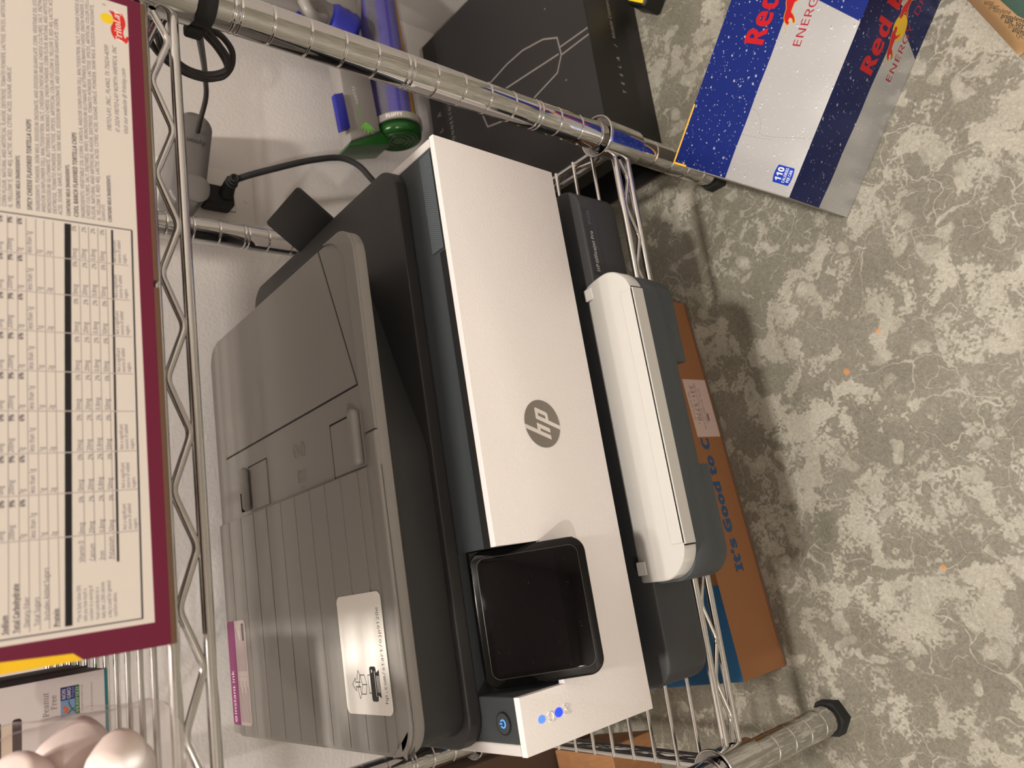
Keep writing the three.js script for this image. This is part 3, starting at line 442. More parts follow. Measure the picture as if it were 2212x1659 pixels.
{
  const bag = thing('marshmallow_bag', 'clear plastic bag of pink-white marshmallows in front of the cookie box', 'bag');
  const mm = phy({ color: new THREE.Color().setRGB(0.80, 0.67, 0.61), roughness: 0.9, sheen: 0.3 });
  const shape = new THREE.LatheGeometry([[0, -0.017], [0.010, -0.017], [0.0150, -0.015], [0.0168, -0.009], [0.0172, 0], [0.0168, 0.009], [0.0150, 0.015], [0.010, 0.017], [0, 0.017]].map(([x, y]) => new THREE.Vector2(x, y)), 28);
  const m0 = px(160, 1632, 'z', -0.05), m2 = px(250, 1642, 'z', -0.006), m3 = px(50, 1690, 'z', -0.03);
  const spots = [[m0.x, m0.y, m0.z, 0.3, 0.5, 0.86], [m2.x, m2.y, m2.z, 0.75, 0.5, 0.64], [m3.x, m3.y, m3.z, 0.9, -0.5, 0.7], [-0.4530, 0.5945, -0.045, 0.2, 0.4, 1.0], [-0.4540, 0.5945, -0.004, 1.3, 1.0, 1.0], [-0.4520, 0.6240, -0.048, 1.0, 0.2, 1.0], [-0.4860, 0.5945, -0.025, 0.5, 0.7, 1.0], [-0.4330, 0.5895, -0.052, 0.4, 0.2, 0.8], [-0.4310, 0.5895, -0.022, 1.0, 0.4, 0.8], [-0.4420, 0.6120, -0.026, 0.2, 0.9, 0.8], [-0.4660, 0.5895, -0.058, 0.8, 0.1, 0.85], [-0.4680, 0.6190, -0.020, 0.6, 0.3, 0.9], [-0.4700, 0.6180, -0.050, 0.3, 0.5, 0.85], [-0.4340, 0.6330, -0.038, 0.5, 0.2, 0.75]];
  for (const [x, y, z, rx, rz, s] of spots) { const m = part('marshmallow', shape, mm, bag, [x, y, z], [rx, 0, rz]); m.scale.setScalar(s); }
  // thin film: a sagging envelope with a pinched tail
  const NU = 48, NV = 30, P = [], I = [], f = noiseField(32, 44);
  for (let j = 0; j <= NV; j++) for (let i = 0; i <= NU; i++) {
    const u = i / NU * 2 * Math.PI, v = j / NV, th = v * Math.PI, k = Math.pow(Math.sin(th), 0.6), w = 1 + 0.10 * (f(i / NU * 16, j / 3) - 0.5) * 2 * Math.sin(th);
    let x = -0.450 + 0.052 * k * w * Math.cos(u), z = -0.022 + 0.046 * k * w * Math.sin(u), y = DECK + 0.0022 + 0.045 * (1 - Math.cos(th)) * (0.9 + 0.1 * w);
    const tail = smooth(0.3, 1, Math.cos(u - 0.75)) * Math.exp(-(((v - 0.22) / 0.16) ** 2)); x += 0.014 * tail; z += 0.052 * tail; y = y * (1 - 0.6 * tail) + (DECK + 0.006) * 0.6 * tail;
    P.push(x, y, z);
  }
  for (let j = 0; j < NV; j++) for (let i = 0; i < NU; i++) { const a = j * (NU + 1) + i, b = a + NU + 1; I.push(a, b, a + 1, b, b + 1, a + 1); }
  const g = new THREE.BufferGeometry(); g.setAttribute('position', new THREE.Float32BufferAttribute(P, 3)); g.setAttribute('uv', new THREE.Float32BufferAttribute(new Float32Array(P.length / 3 * 2), 2)); g.setIndex(I); g.computeVertexNormals();
  part('film', g, phy({ color: 0xffffff, roughness: 0.22, transmission: 1, thickness: 0, ior: 1.25, side: THREE.DoubleSide }), bag);
}

// ------------------------------------------------------------------ wall outlet, plug, charger and cables
{
  const white = std(new THREE.Color().setRGB(0.72, 0.68, 0.63), 0.4), o = thing('wall_outlet', 'flat white wall outlet plate behind the shelving', 'outlet', [0.0865, 0.395, WALL_Z]);
  part('cover_plate', plate(rrShape(-0.035, 0.035, -0.057, 0.057, 0.003), 0.0055, 0.0022, 4).translate(0, 0, 0.0055), white, o);
  part('receptacle', plate(rrShape(-0.0168, 0.0168, -0.0335, 0.0335, 0.001), 0.003, 0.0005).translate(0, 0, 0.0072), white, o); part('plate_gap', plate(rrShape(-0.0174, 0.0174, -0.0341, 0.0341, 0.001), 0.001, 0).translate(0, 0, 0.0057), std(0x5a5048, 0.8), o);
  for (const y of [-0.047, 0.047]) part('screw', new THREE.CylinderGeometry(0.0022, 0.0022, 0.001, 16).rotateX(Math.PI / 2).translate(0, y, 0.0058), white, o);
}
{
  const zc = WALL_Z + 0.012, p = px(485, 415, 'z', -0.375);
  const c = thing('printer_cord', 'black mains plug and cord running from the outlet to the back of the printer', 'power cord', [0, 0, 0]);
  part('plug', merge([rbox(0.024, 0.032, 0.022, 0.004, 4).translate(p.x - 0.006, p.y + 0.006, WALL_Z + 0.0185), new THREE.CylinderGeometry(0.0058, 0.0085, 0.022, 20).rotateX(Math.PI / 2).rotateY(0.4).translate(p.x, p.y, WALL_Z + 0.038)]), blackRubber, c);
  const a = V(p.x + 0.003, p.y, WALL_Z + 0.046), pts = [a, ...[[530, 381, -0.345], [590, 365, -0.335], [680, 345, -0.325], [740, 342, -0.32], [775, 358, -0.315], [800, 384, -0.31], [840, 430, -0.31]].map(([x, y, z]) => px(x, y, 'z', z))];
  part('cord', tube(pts, 0.0036, 90, 12), blackRubber, c);
  part('strain_relief', merge([0, 1, 2].map((k) => new THREE.TorusGeometry(0.0052 - 0.0006 * k, 0.0013, 8, 20).translate(p.x + 0.001 * k, p.y, WALL_Z + 0.048 + 0.004 * k))), blackRubber, c);
}
{
  const t = thing('power_adapter', 'grey rounded charger block with a coiled cable plugged in beside the black plug', 'charger');
  const grey = std(new THREE.Color().setRGB(0.120, 0.110, 0.104), 0.4), greyD = std(new THREE.Color().setRGB(0.13, 0.12, 0.115), 0.45), dark = std(0x2a2624, 0.55);
  const zf = -0.345, A = px(425, 262, 'z', zf), B = px(404, 432, 'z', zf), dir = B.clone().sub(A), L = dir.length(), g = new THREE.Group();
  const ang = Math.atan2(dir.x, -dir.y);
  const frame = new THREE.Matrix4().makeRotationZ(ang).setPosition(A.x, A.y, zf);
  const body = plate(rrShape(-0.0185, 0.0185, -L - 0.006, 0.012, [0.017, 0.017, 0.018, 0.018]), 0.046, 0.005, 4).applyMatrix4(frame);
  part('charger_body', body, grey, t);
  const lb = part('charger_mark', new THREE.PlaneGeometry(0.027, 0.0135), decal(256, 128, 0x2b2725, (c) => { c.font = '72px sans-serif'; c.textAlign = 'center'; c.fillText('dyson', 128, 84); }), t);
  lb.position.copy(px(424, 306, 'z', zf + 0.0004)); lb.rotation.z = Math.PI / 2 - 0.1;
  const end = px(420, 395, 'z', zf + 0.0006); part('glossy_end', plate(rrShape(-0.0165, 0.0165, -0.021, 0.010, [0.014, 0.014, 0.012, 0.012]), 0.0008, 0.0003).applyMatrix4(new THREE.Matrix4().makeRotationZ(ang).setPosition(end.x, end.y, zf + 0.0008)), phy({ color: new THREE.Color().setRGB(0.145, 0.133, 0.126), roughness: 0.38 }), t);
  const zA = (x, y, z) => px(x, y, 'z', z);
  part('cable', tube([zA(427, 285, zf + 0.003), zA(432, 262, zf + 0.02), zA(444, 215, zf + 0.05), zA(443, 165, zf + 0.11), zA(436, 110, -0.12), zA(427, 62, -0.03), zA(424, 46, -0.017)], 0.0026, 90, 10), dark, t);
  const loop = (pts, z0, z1) => tube(pts.map(([x, y], i) => zA(x, y, z0 + (z1 - z0) * Math.sin(Math.PI * i / (pts.length - 1)))), 0.0022, 140, 10);
  part('cable_coil', merge([
    loop([[428, 48], [455, 62], [485, 85], [502, 115], [499, 145], [480, 166], [450, 168], [415, 158], [380, 138], [352, 110], [340, 75], [345, 40], [380, 26], [420, 40]], -0.018, -0.075),
    loop([[426, 52], [448, 68], [475, 100], [492, 128], [490, 150], [465, 160], [430, 158], [395, 143], [365, 112], [350, 75], [352, 45], [385, 30], [424, 44]], -0.017, -0.065),
    loop([[420, 50], [440, 72], [470, 105], [490, 140], [488, 160], [455, 171], [415, 164], [370, 140], [340, 112], [322, 80], [325, 40], [370, 20], [418, 38]], -0.016, -0.082),
  ]), dark, t);
  const st = thing('cable_strap', 'black hook-and-loop strap tying the cable to the round shelf post', 'strap', [0, 0.5345, 0]);
  part('strap_band', new THREE.LatheGeometry([[0.0129, -0.0055], [0.0141, -0.0055], [0.0141, 0.0055], [0.0129, 0.0055], [0.0129, -0.0055]].map(([x, y]) => new THREE.Vector2(x, y)), 40), std(0x121212, 0.85), st);
  part('strap_end', rbox(0.008, 0.011, 0.010, 0.002).translate(-0.008, 0, -0.0165), std(0x141414, 0.85), st);
}

// ------------------------------------------------------------------ vacuum hanging in the corner
{
  const grey = std(new THREE.Color().setRGB(0.125, 0.112, 0.105), 0.42), greyL = std(new THREE.Color().setRGB(0.24, 0.22, 0.205), 0.4), blue = std(0x1a1f86, 0.4), zc = -0.325;
  const t = thing('stick_vacuum', 'grey stick vacuum head with purple roller and green end hanging against the wall', 'vacuum');
  const at = (x, y, z = zc) => px(x, y, 'z', z);
  // roller axis from its green end (left) to the right
  const a = at(858, 283, zc), b = at(812, 10, zc), ax = b.clone().sub(a).setY((b.y - a.y)).normalize();
  const q = new THREE.Quaternion().setFromUnitVectors(V(0, 1, 0), ax), mat4 = (p) => new THREE.Matrix4().compose(p, q, V(1, 1, 1));
  const LEN = 0.245, R = 0.0305, base = a.clone().addScaledVector(ax, -0.012);
  const stripes = canvas(1024, 512, (g) => { g.fillStyle = '#514e8c'; g.fillRect(0, 0, 1024, 512); for (let k = 0; k < 2; k++) { const o = k * 512 + 40; for (const [a, b, c] of [[0, 66, '#b98c24'], [250, 330, '#5c5a63'], [150, 175, '#35328a'], [400, 425, '#35328a']]) { g.fillStyle = c; g.beginPath(); g.moveTo(o + a, 512); g.lineTo(o + b, 512); g.lineTo(o + b + 50, 0); g.lineTo(o + a + 50, 0); g.fill(); } } for (let i = 0; i < 16000; i++) { g.globalAlpha = 0.10; g.fillStyle = i % 2 ? '#ffffff' : '#000000'; g.fillRect(rnd() * 1024, rnd() * 512, 2, 3); } });
  part('roller', new THREE.CylinderGeometry(R - 0.003, R - 0.003, LEN - 0.02, 40).translate(0, LEN / 2 + 0.006, 0).applyMatrix4(mat4(base)), print(stripes, 0.9), t);
  part('clear_cover', new THREE.CylinderGeometry(R, R, LEN - 0.02, 40, 1, true).translate(0, LEN / 2 + 0.008, 0).applyMatrix4(mat4(base)), phy({ color: 0xf3f0f6, roughness: 0.05, transmission: 1, thickness: 0, ior: 1.35, side: THREE.DoubleSide }), t);
  const word = (s, w, h, c, bg, px2 = 70) => canvas(w, h, (g) => { g.fillStyle = bg; g.fillRect(0, 0, w, h); let x = 10; for (const [str, col] of s) { g.fillStyle = col; g.font = `bold ${px2}px sans-serif`; g.fillText(str, x, h * 0.72); x += g.measureText(str).width; } });
  part('end_collar', new THREE.CylinderGeometry(R + 0.0022, R + 0.0022, 0.009, 40).translate(0, 0.016, 0).applyMatrix4(mat4(base)), greyL, t);
  const green = phy({ color: new THREE.Color().setRGB(0.015, 0.105, 0.015), roughness: 0.18, transmission: 0.3, thickness: 0.02, ior: 1.45 });
  part('green_end', merge([new THREE.LatheGeometry([[0.0005, -0.003], [R * 0.8, -0.003], [R * 0.95, -0.001], [R * 0.99, 0.004], [R * 0.99, 0.012], [0.0005, 0.012]].map(([x, y]) => new THREE.Vector2(x, y)), 40), ...[0.3, 0.5, 0.7].map((k) => new THREE.TorusGeometry(R * k, 0.0012, 6, 30).rotateX(Math.PI / 2).translate(0, -0.003, 0))]).applyMatrix4(mat4(base)), green, t);
  // housing above the roller
  const u1 = at(716, 138), u2 = at(747, 316), w2 = at(812, 292), w1 = at(772, 110), out = ax.clone();
  const hs = new THREE.Shape(); const e1 = u1.clone().addScaledVector(ax, 0.17), e2 = w1.clone().addScaledVector(ax, 0.14);
  hs.moveTo(u2.x, u2.y); hs.lineTo(w2.x, w2.y); hs.lineTo(e2.x, e2.y); hs.lineTo(e1.x, e1.y); hs.closePath();
  part('head_housing', plate(hs, 0.024, 0.003, 4).translate(0, 0, zc + 0.012), greyL, t);
  part('green_edge', plate((() => { const s = new THREE.Shape(), k1 = at(745, 318), k2 = at(765, 320), k3 = at(838, 318), k4 = at(815, 292); s.moveTo(u2.x, u2.y); s.lineTo(k1.x - 0.003, k1.y); s.lineTo(k3.x, k3.y); s.lineTo(k4.x, k4.y); s.closePath(); return s; })(), 0.040, 0.001).translate(0, 0, zc + 0.009), green, t);
  const bl = [[720, 205], [739, 202], [755, 277], [735, 283]].map(([x, y]) => at(x, y, zc + 0.014)), bs = new THREE.Shape(); bs.moveTo(bl[0].x, bl[0].y); for (const p of bl.slice(1)) bs.lineTo(p.x, p.y); bs.closePath();
  part('blue_latch', plate(bs, 0.008, 0.0008).translate(0, 0, zc + 0.0165), blue, t);
  const place = (name, mat, w, h, p, dirTo, z) => { const m = part(name, new THREE.PlaneGeometry(w, h), mat, t); m.position.copy(p).setZ(z); m.rotation.z = Math.atan2(dirTo.y, dirTo.x); };
  const s1 = at(752, 198), s2 = at(770, 276), L1 = s1.distanceTo(s2), half = (k) => s1.clone().lerp(s2, k);
  place('housing_mark', decal(256, 96, 0xcfc8c2, (g, w) => { g.font = '68px sans-serif'; g.save(); g.scale(w / g.measureText('FLUFFY').width, 1); g.fillText('FLUFFY', 0, 72); g.restore(); }), L1 * 0.5, 0.0085, half(0.25), s2.clone().sub(s1), zc + 0.0124);
  place('housing_mark', decal(256, 96, 0x6fae4a, (g, w) => { g.font = '68px sans-serif'; g.save(); g.scale(w / g.measureText('OPTIC').width, 1); g.fillText('OPTIC', 0, 72); g.restore(); }), L1 * 0.42, 0.0085, half(0.76), s2.clone().sub(s1), zc + 0.0124);
  place('leaf_mark', decal(128, 128, 0x6fb04e, (g) => { for (const k of [-1.0, -0.5, 0, 0.5, 1.0]) { g.save(); g.translate(8, 64); g.rotate(k * 0.75); g.beginPath(); g.moveTo(0, 0); g.quadraticCurveTo(50, -22, 112, 0); g.quadraticCurveTo(50, 22, 0, 0); g.fill(); g.restore(); } }), 0.019, 0.019, at(783, 288), s2.clone().sub(s1), zc + 0.0125);
  { const m = word([['FLUFFY ', '#e6e2dc'], ['OPTIC', '#7f9468']], 512, 84, 0, '#938d86', 62), g = new THREE.CylinderGeometry(R + 0.0026, R + 0.0026, 0.0085, 24, 1, true, 0, 1.5);   // curved band on the collar, facing the room
    part('collar_mark', g.rotateY(-1.0).translate(0, 0.016, 0).applyMatrix4(mat4(base)), print(m, 0.4), t); }
  // neck and tube going up the wall, out of the picture
  const n1 = at(742, 75), n2 = at(640, 20, -0.33), n3 = at(545, -2, -0.345);
  part('neck', tube([n1, n1.clone().lerp(n2, 0.5), n2, n3], 0.025, 40, 24), grey, t);
  const nd = n2.clone().sub(n1).normalize(), bq = new THREE.Matrix4().compose(n1.clone().addScaledVector(nd, 0.006), new THREE.Quaternion().setFromUnitVectors(V(0, 1, 0), nd), V(1, 1, 1));
  part('blue_joint', new THREE.LatheGeometry([[0.001, -0.018], [0.0265, -0.018], [0.0295, -0.012], [0.0282, -0.006], [0.0295, 0], [0.0282, 0.006], [0.0295, 0.012], [0.0265, 0.018], [0.001, 0.018]].map(([x, y]) => new THREE.Vector2(x, y)), 32).applyMatrix4(bq), blue, t);
  part('yoke', merge([tube([at(770, 0), at(765, 40), at(760, 85), at(742, 110)], 0.009, 30, 14), tube([at(655, 0, -0.30), at(668, 25, -0.30), at(683, 40, -0.305), at(700, 42, -0.31)], 0.007, 24, 12)]), greyL, t);
  part('hinge_button', new THREE.CylinderGeometry(0.012, 0.0125, 0.004, 28).rotateX(Math.PI / 2).translate(0, 0, 0).applyMatrix4(new THREE.Matrix4().makeTranslation(...at(664, 6, -0.303).toArray())), grey, t);
  part('blue_button', rbox(0.022, 0.006, 0.008, 0.002).applyMatrix4(new THREE.Matrix4().makeRotationZ(-0.35).setPosition(...at(640, 42, -0.31).toArray())), blue, t);
  part('wand', tube([n3, V(n3.x + 0.01, n3.y + 0.15, -0.365), V(n3.x + 0.01, 1.1, -0.372)], 0.018, 40, 20), grey, t);
  part('wall_dock', span(n3.x - 0.03, n3.x + 0.05, 0.95, 1.12, WALL_Z, WALL_Z + 0.03, 0.008), grey, t);
}

// ------------------------------------------------------------------ long black carton on the floor, open at its left end
{
  const x0 = 0.034, x1 = 0.352, z0 = -0.352, z1 = -0.058, H = 0.093;
  const t = thing('black_carton', 'black carton printed with a grey connector outline lying on the floor behind the post', 'box');
  const ink = '#77716d', bg = '#1d1b1a', S = 2000 / 318;
  const topTex = canvas(1024, 948, (g, w, h) => {
    const k = w / 318, X = (x) => (x - x0) * 1000 * k, Z = (z) => (z - z0) * 1000 * k; g.fillStyle = bg; g.fillRect(0, 0, w, h); g.strokeStyle = ink; g.lineWidth = 2.0 * k; g.lineJoin = 'round';
    g.beginPath(); const pts = [[0.204, -0.1035], [0.181, -0.1015], [0.164, -0.112], [0.155, -0.165], [0.160, -0.215], [0.167, -0.241], [0.186, -0.247], [0.207, -0.237], [0.219, -0.225], [0.224, -0.19], [0.224, -0.16], [0.216, -0.125]]; pts.forEach(([x, z], i) => (i ? g.lineTo(X(x), Z(z)) : g.moveTo(X(x), Z(z)))); g.closePath(); g.stroke();
    g.beginPath(); g.moveTo(X(0.1905), Z(-0.102)); g.lineTo(X(0.1865), Z(-0.058)); g.moveTo(X(0.1805), Z(-0.102)); g.lineTo(X(0.1785), Z(-0.058)); g.moveTo(X(0.184), Z(-0.105)); g.lineTo(X(0.196), Z(-0.20)); g.stroke();
    g.fillStyle = '#8d8783'; g.font = `bold ${11 * k}px sans-serif`; g.textAlign = 'center'; 'TESLA'.split('').forEach((c, i) => g.fillText(c, X(0.140 + 0.024 * i), Z(-0.330))); g.font = `${8 * k}px sans-serif`; g.fillText('M O B I L E   C O N N E C T O R', X(0.188), Z(-0.308), 118 * k);
    g.fillStyle = '#8a6a4a'; for (const [x, z] of [[0.249, -0.114], [0.148, -0.101]]) { g.beginPath(); g.ellipse(X(x), Z(z), 3, 4, 0, 0, 7); g.fill(); }
  });
  const frontTex = canvas(1280, 374, (g, w, h) => { const k = w / 318, X = (x) => (x - x0) * 1000 * k; g.fillStyle = '#171514'; g.fillRect(0, 0, w, h); g.fillStyle = '#9b948f'; g.font = `bold ${7.4 * k}px sans-serif`; g.textAlign = 'center'; 'TESLA'.split('').forEach((c, i) => g.fillText(c, X(0.1205 + 0.0105 * i), h * 0.47)); g.fillText('/', X(0.179), h * 0.47); g.textAlign = 'left'; g.font = `${7.6 * k}px sans-serif`; g.fillText('Mobile Connector', X(0.188), h * 0.47); g.fillStyle = '#231f21'; g.beginPath(); g.roundRect(X(0.105), h * 0.72, 108 * k, h * 0.4, 12); g.fill(); });
  const blk = std(0x1a1817, 0.55), inn = blk, edge = std(0x4a3628, 0.9), th = 0.004;
  const pan = (name, ax0, ax1, ay0, ay1, az0, az1, mats) => part(name, new THREE.BoxGeometry(ax1 - ax0, ay1 - ay0, az1 - az0).translate((ax0 + ax1) / 2, (ay0 + ay1) / 2, (az0 + az1) / 2), mats, t);
  pan('top_panel', x0, x1, H - th, H, z0, z1, [blk, blk, print(topTex, 0.5), inn, blk, blk]);
  pan('front_panel', x0, x1, 0.001, H - th, z1 - th, z1, [blk, edge, blk, blk, print(frontTex, 0.5), inn]);
  pan('back_panel', x0, x1, 0.001, H - th, z0, z0 + th, [blk, blk, blk, blk, inn, blk]);
  pan('bottom_panel', x0, x1, 0.001, 0.001 + th, z0 + th, z1 - th, [blk, edge, inn, blk, blk, blk]);
  pan('end_panel', x1 - th, x1, 0.001 + th, H - th, z0 + th, z1 - th, blk);
  part('tuck_flap', rbox(0.003, 0.030, 0.27, 0.001).rotateZ(0.12).translate(x0 + 0.004, H - th - 0.015, (z0 + z1) / 2), blk, t);
}

// ------------------------------------------------------------------ brown shipping carton and the ones behind it, under the lower shelf
{
  const b0 = V(-0.497, 0, -0.038), b1 = V(-0.118, 0, -0.070), d = b1.clone().sub(b0), L = d.length(), H = 0.0715, D = 0.20, turn = Math.atan2(-d.z, d.x);
  const front = canvas(2048, 384, (g, w, h) => {
    const k = w / 380, X = (u) => u * k, Y = (v) => h - v * h / 71.5; g.fillStyle = '#8a5c37'; g.fillRect(0, 0, w, h); for (let i = 0; i < 5000; i++) { g.globalAlpha = 0.05; g.fillStyle = i % 2 ? '#c89a6a' : '#5a3a20'; g.fillRect(rnd() * w, rnd() * h, rr(2, 18), rr(1, 3)); } g.globalAlpha = 1;
    g.fillStyle = '#27496d'; g.font = `bold ${17 * k}px sans-serif`; g.save(); g.translate(X(94), Y(26)); g.scale(150 * k / g.measureText("It's Good to CO").width, 0.95); g.fillText("It's Good to CO", 0, 0); g.lineWidth = 1.1 * k; g.strokeStyle = '#27496d'; g.strokeText("It's Good to CO", 0, 0); g.restore();
    g.save(); g.fillStyle = '#bfa79d'; g.fillRect(X(229), Y(41.5), X(62), Y(0) - Y(40)); g.translate(X(260), Y(21.5)); g.rotate(Math.PI); g.fillStyle = '#3d3434'; g.font = `${8.5 * k}px monospace`; g.textAlign = 'center'; g.fillText('331-5770.', X(-3), X(11.5), X(44)); g.font = `${4 * k}px sans-serif`; g.fillStyle = '#6a5c58'; for (const [y, s] of [[4, 'AMZN FULFILL SEASIDE RTN'], [-1, 'ATTN: RETURNS DEPT'], [17, 'PKG ID 07 311 22']]) g.fillText(s, X(-2), X(y), X(50)); g.fillRect(X(6), X(-8), X(8), X(3)); g.restore();
  });
  const topT = canvas(1024, 512, (g, w, h) => { const k = w / 380; g.fillStyle = '#8a5c37'; g.fillRect(0, 0, w, h); g.fillStyle = '#1d557f'; g.fillRect(0, 0, 86 * k, h); for (let i = 0; i < 1500; i++) { g.globalAlpha = 0.06; g.fillStyle = i % 2 ? '#4a86ad' : '#0d3352'; g.fillRect(rnd() * 86 * k, rnd() * h, rr(2, 14), 2); } g.globalAlpha = 1; g.fillStyle = '#8b8180'; g.font = `bold ${26 * k}px sans-serif`; g.save(); g.translate(46 * k, 420); g.rotate(0); g.fillText('co', -26 * k, 20, 70 * k); g.restore(); g.font = `bold ${9 * k}px sans-serif`; g.fillText('chewy', 20 * k, 340, 30 * k); g.strokeStyle = '#5a3a22'; g.lineWidth = 3; g.beginPath(); g.moveTo(0, h * 0.35); g.lineTo(w, h * 0.35); g.stroke(); });
  const t = thing('shipping_carton', 'brown shipping carton with blue corner print and lettering under the lower shelf', 'box', [b0.x, 0, b0.z], turn);
  part('carton_body', new THREE.BoxGeometry(L, H, D).translate(L / 2, H / 2 + 0.0005, -D / 2), [kraft, kraft, print(topT, 0.8), kraft, print(front, 0.8), kraft], t);
  part('bottom_flap', span(0.001, L - 0.001, 0.0004, 0.0034, -0.01, 0.0012, 0.0008), kraftEdge, t);
  const t2 = thing('tan_carton', 'small tan carton near the wall, seen through the shelf wires', 'box', [-0.628, 0, -0.262], 0.12);
  part('carton_body', rbox(0.11, 0.07, 0.09, 0.0015).translate(0, 0.035, 0), kraft, t2); part('tape_strip', rbox(0.05, 0.0006, 0.091, 0.0002).translate(0, 0.0703, 0), std(0x9a7a52, 0.4), t2);
  const t3 = thing('dark_shipping_carton', 'dark brown carton with torn corrugated edge standing beside the left post', 'box', [-0.645, 0, -0.356], 0.0);
  part('carton_body', rbox(0.16, 0.21, 0.076, 0.002).translate(0, 0.105, 0), std(0x4a3426, 0.85), t3); part('torn_edge', merge(Array.from({ length: 26 }, (_, k) => rbox(0.004, 0.003, 0.005, 0.001, 1).translate(-0.076 + 0.006 * k, 0.2112, 0.034 - 0.002 * (k % 3)))), std(0x2e2018, 0.9), t3);
}

// ------------------------------------------------------------------ energy drink carton
{
  const H = 0.10, D = 0.133, L = 0.312, turn = Math.atan2(-0.634, 0.773);
  const t = thing('drink_carton', 'blue and silver energy drink carton standing on the concrete beside the post', 'box', [-0.101, 0, 0.1215], turn);
  const blueA = '#1b2f86', silver = '#c3c5c8', red = '#d3232e';
  const drops = (g, w, h, n) => { for (let i = 0; i < n; i++) { const x = rnd() * w, y = rnd() * h, r = rr(1.2, 4.6) * (rnd() > 0.85 ? 1.5 : 0.75); g.globalAlpha = 0.8; g.fillStyle = '#eef3fb'; g.beginPath(); g.ellipse(x, y, r * 1.1, r * 0.8, -0.6, 0, 7); g.fill(); g.globalAlpha = 0.5; g.fillStyle = '#31405f'; g.beginPath(); g.ellipse(x + r * 0.55, y - r * 0.35, r * 0.6, r * 0.4, -0.6, 0, 7); g.fill(); } g.globalAlpha = 1; };
  const bull = (g, x, y, s, flip) => {                        // a charging bull
    g.save(); g.translate(x, y); g.scale(flip ? -s : s, s); g.beginPath();
    const P = [[0, 30], [6, 20], [14, 14], [22, 12], [34, 11], [46, 4], [56, 2], [64, 6], [70, 4], [74, 10], [72, 16], [66, 19], [60, 18], [56, 24], [60, 32], [66, 36], [62, 39], [54, 34], [48, 26], [36, 26], [28, 27], [24, 34], [16, 42], [8, 46], [6, 42], [14, 36], [16, 29], [10, 28], [6, 33]];
    P.forEach(([a, b], i) => (i ? g.lineTo(a, b) : g.moveTo(a, b))); g.closePath(); g.fillStyle = red; g.fill(); g.lineWidth = 1.6; g.strokeStyle = '#e9b83a'; g.stroke(); g.beginPath(); g.moveTo(1, 29); g.bezierCurveTo(-10, 20, -6, 36, -16, 30); g.stroke(); g.restore();
  };
  const k = 5.2;                                              // pixels per millimetre
  const topTex = canvas(Math.round(312 * k), Math.round(133 * k), (g, w, h) => {
    const X = (a) => a * k, Y = (b) => h - b * k; g.fillStyle = blueA; g.fillRect(0, 0, w, h); g.fillStyle = silver; g.beginPath(); g.moveTo(0, h); g.lineTo(0, Y(69.5)); g.lineTo(X(160), Y(69.5)); g.lineTo(X(140), h); g.closePath(); g.fill(); g.beginPath(); g.moveTo(X(312), 0); g.lineTo(X(312), Y(66)); g.lineTo(X(172), Y(69.5)); g.lineTo(X(184), 0); g.fill();
    drops(g, w, h, 1500); const T = (s, a, b, hh, c, f, wd) => { g.save(); g.translate(X(a), Y(b)); g.fillStyle = c; g.font = `${f} ${hh * k * 1.36}px sans-serif`; const m = g.measureText(s).width; g.scale(wd * k / m, 1); g.fillText(s, 0, 0); g.restore(); };
    T('Red Bull', 111.5, 82.4, 20.5, red, '900', 98); T('ENERGY  DRINK', 115, 44.8, 7.8, '#b8273a', '', 92); g.fillStyle = '#f0c52c'; g.beginPath(); g.arc(X(163), Y(66), 11 * k, 0, 7); g.fill(); bull(g, X(131), Y(76), 2.0, 0); bull(g, X(196), Y(76), 2.0, 1);
    g.fillStyle = '#1c44c8'; g.beginPath(); g.moveTo(X(8.4), Y(21)); g.quadraticCurveTo(X(15.5), Y(24), X(23), Y(21)); g.lineTo(X(23), Y(5.4)); g.quadraticCurveTo(X(15.5), Y(3), X(8.4), Y(5.4)); g.fill(); T('110', 10.2, 14.2, 6, '#fff', '900', 11.4); T('CALORIES', 9.6, 10.0, 2.9, '#fff', 'bold', 12.4); T('PER CAN', 10.6, 6.0, 2.9, '#fff', 'bold', 10.4);
    g.strokeStyle = '#8e9093'; g.lineWidth = 1.4; g.setLineDash([16, 5]); g.beginPath(); g.moveTo(X(61.6), Y(68)); g.quadraticCurveTo(X(60), Y(56), X(44), Y(52)); g.quadraticCurveTo(X(41), Y(50), X(44), Y(30)); g.lineTo(X(49), 0 + h); g.moveTo(X(39), Y(69)); g.lineTo(X(40.5), Y(36)); g.stroke();
  });
  const frontTex = canvas(Math.round(312 * k), Math.round(100 * k), (g, w, h) => {
    const X = (a) => a * k, Y = (b) => h - b * k; g.fillStyle = '#182563'; g.fillRect(0, 0, w, h); g.fillStyle = silver; g.beginPath(); g.moveTo(0, h); g.lineTo(0, Y(51)); g.lineTo(X(158), Y(47.5)); g.lineTo(X(140), h); g.fill(); g.beginPath(); g.moveTo(X(312), 0); g.lineTo(X(312), Y(47)); g.lineTo(X(166), Y(48)); g.lineTo(X(176), 0); g.fill();
    drops(g, w, h, 800); const T = (s, a, b, hh, c, f, wd) => { g.save(); g.translate(X(a), Y(b)); g.fillStyle = c; g.font = `${f} ${hh * k * 1.36}px sans-serif`; const m = g.measureText(s).width; g.scale(wd * k / m, 1); g.fillText(s, 0, 0); g.restore(); };
    T('Red Bull', 109, 56, 19.5, red, '900', 98); T('ENERGY  DRINK', 113, 24, 8.6, '#b8273a', '', 92); g.fillStyle = '#f0c52c'; g.beginPath(); g.arc(X(153), Y(43), 10 * k, 0, 7); g.fill(); bull(g, X(127), Y(52), 1.8, 0); bull(g, X(184), Y(52), 1.8, 1);
  });
